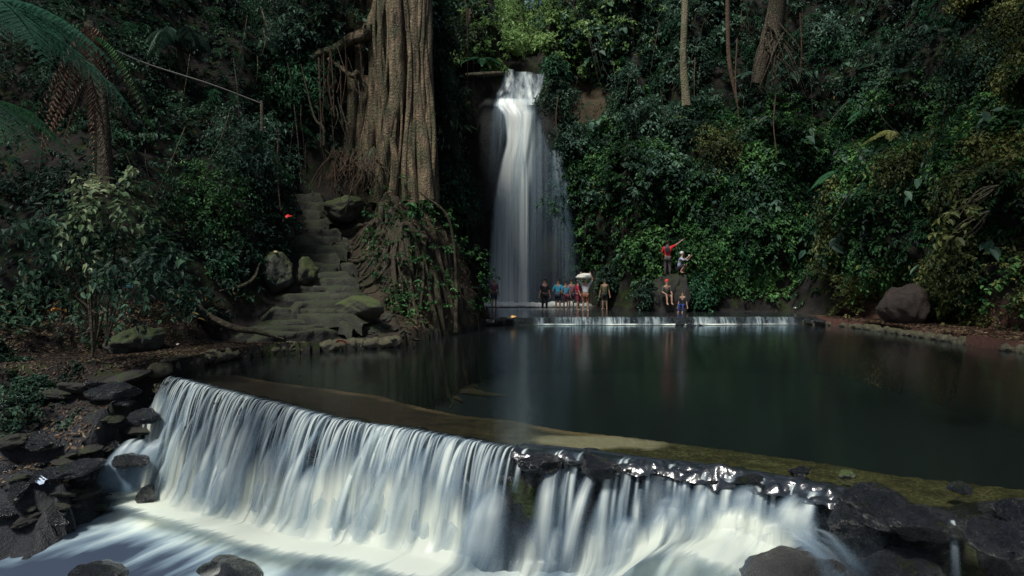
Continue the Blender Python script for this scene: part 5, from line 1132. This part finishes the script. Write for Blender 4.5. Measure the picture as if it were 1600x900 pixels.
# the single thin spout at the far right boulder
mb = MB(); p0 = P(1487, 812, 5.6); n_ = 16; tt = np.linspace(0, .33, n_)
ribbon(mb, np.stack([p0.x-.05*tt+0*tt, p0.y-.25*tt], -1), p0.z-.5*9.81*tt**2, np.array([1., 0.]), .025+.10*tt, np.interp(np.linspace(0, 1, n_), [0, .15, .6, 1], [.2, .9, .5, .1]), 5., 9, .3, soft=True)
o = mb.build("boulder_spout", M['silk']); tag(o, kind="structure")

# side spill over the ledge left of the curtain, and foam sliding over the low rocks
mb = MB()
for i in range(26):
    px = r_.uniform(203, 262); p0 = P(px, 688+r_.uniform(-4, 14), 12.9); n_ = 16; tt = np.linspace(0, .42, n_); k = np.linspace(0, 1, n_)
    ribbon(mb, np.stack([p0.x-(.5+r_.uniform(0, .3))*tt, p0.y-1.1*tt], -1), p0.z-.5*9.81*tt**2*r_.uniform(.7, 1.1), np.array([1., .15]), r_.uniform(.05, .1)+.22*k, r_.uniform(.3, .9)*np.interp(k, [0, .15, .6, 1], [.5, 1, .7, 0]), r_.uniform(0, 99), 11, .3, soft=True)
o = mb.build("side_spill", M['silk']); tag(o, kind="structure")
mbv = MB()
for (px, py, D, r, sd) in ((150, 912, 9.5, (.62, .42, .26), 40), (385, 915, 8.8, (.85, .5, .24), 42)):
    mb = MB(); rock_mesh(mb, (0, 0, 0), r, sd); v = mb.v[0]; v = v*np.array([1.03, 1.03, 1.08]); a_ = (sd*1.7) % 6.28; ca, sa = math.cos(a_), math.sin(a_)
    w_ = np.stack([v[:, 0]*ca-v[:, 1]*sa, v[:, 0]*sa+v[:, 1]*ca, v[:, 2]], -1)+np.array(P(px, py, D))
    d_ = np.clip(-.05+.8*fbm(w_*np.array([1.0, 3.2, 3.2]), 3, 8)+.3*sstep(.1, -.25, v[:, 2]/r[2]*.4), 0, .30); mbv.add(w_, tris=mb.t[0], dens=d_)
o = mbv.build("rock_veil", M['white']); tag(o, kind="structure")

# tangle of thin dead stems and hanging roots among the leaves
mb = MB(); q_ = random.Random(9)
for (x0, x1, y0, y1, D0, D1, n_, l0, l1) in ((430, 600, 60, 230, 24, 28, 26, 30, 120), (680, 765, 0, 200, 33, 38, 8, 40, 120), (900, 1300, 0, 200, 31, 36, 22, 30, 120), (60, 420, 0, 250, 14, 19, 14, 40, 120), (1300, 1600, 100, 330, 20, 27, 8, 30, 90), (500, 600, 230, 300, 25.0, 26.6, 40, 15, 60)):
    for i in range(n_):
        a = q_.uniform(x0, x1); b = q_.uniform(y0, y1); L = q_.uniform(l0, l1); sl_ = q_.gauss(0, .35)*L; D = q_.uniform(D0, D1); w_ = q_.choice([.008, .012, .02])
        tube(mb, [P(a, b, D), P(a+sl_*.4+q_.uniform(-5, 5), b+L*.5, D-.1), P(a+sl_, b+L, D)], [w_, w_, w_*.5], 5, 8, 0, cap=False)
o = mb.build("hanging_stems", M['darkbark']); tag(o, "tangle of thin dead stems and rootlets hanging among the leaves", "stems", kind="stuff")

shrub("dark bush clinging right of the waterfall's crest", 873, 150, 1.2, 150, .26, .12, M['l_jungle'], 530, SG, D=41.3, droop=.9)
shrub("dark bush hanging on the rock right of the waterfall's middle", 893, 215, 1.1, 130, .26, .12, M['l_blue'], 531, SG, D=41.0, droop=.9)
shrub("leafy bush over the crest rock just right of the falling water", 868, 108, .9, 110, .28, .13, M['l_fern'], 532, SG, D=42.0)
shrub("dark bush on the foot of the cliff right of the bathers", 965, 440, .9, 110, .24, .13, M['l_jungle'], 533, SG)
shrub("fern green bush behind the fig tree's limb", 500, 130, 1.3, 130, .26, .08, M['l_fern'], 534, SG, droop=.9)
shrub("pale green bush low between the fig tree and the waterfall", 712, 335, .8, 90, .24, .12, M['l_bright'], 535, SG)

for i, (px, py, D, r) in enumerate(((775, 500, 29.5, .28), (790, 497, 29.5, .2), (760, 503, 29.3, .3), (815, 503, 29.4, .16), (1062, 507, 29.3, .2), (1080, 508, 29.2, .26), (1096, 509, 29.3, .14), (1262, 500, 29.6, .22), (1280, 502, 29.3, .28))):
    scatter_rock(P(px, py, D), r, "dark stone lying against the far weir", "stones against the far weir", [1, 3][i % 2])

mb = MB()
for i in range(16):      # thin water sliding over the brown grey boulder
    px = r_.uniform(1150, 1270); p0 = P(px, r_.uniform(822, 850), 6.05); n_ = 16; k = np.linspace(0, 1, n_); dx = r_.uniform(-.55, -.1) if px < 1215 else r_.uniform(.05, .4)
    ribbon(mb, np.stack([p0.x+dx*k, p0.y-.50*k], -1), p0.z+.06*np.sin(k*2.2)-.36*k**2.2, np.array([1., .1]), .03+.10*k, r_.uniform(.15, .55)*np.interp(k, [0, .2, .6, 1], [0, 1, .7, 0]), r_.uniform(0, 99), 11, .1, soft=True)
o = mb.build("sliding_water", M['silk']); tag(o, kind="structure")

shrub("dark low bush left of the climbed boulder's foot", 1012, 455, .8, 100, .22, .12, M['l_jungle'], 540, SG, D=35.2)
shrub("green bush right of the climbed boulder's foot", 1095, 450, .9, 120, .22, .12, M['l_fern'], 541, SG, D=35.2)
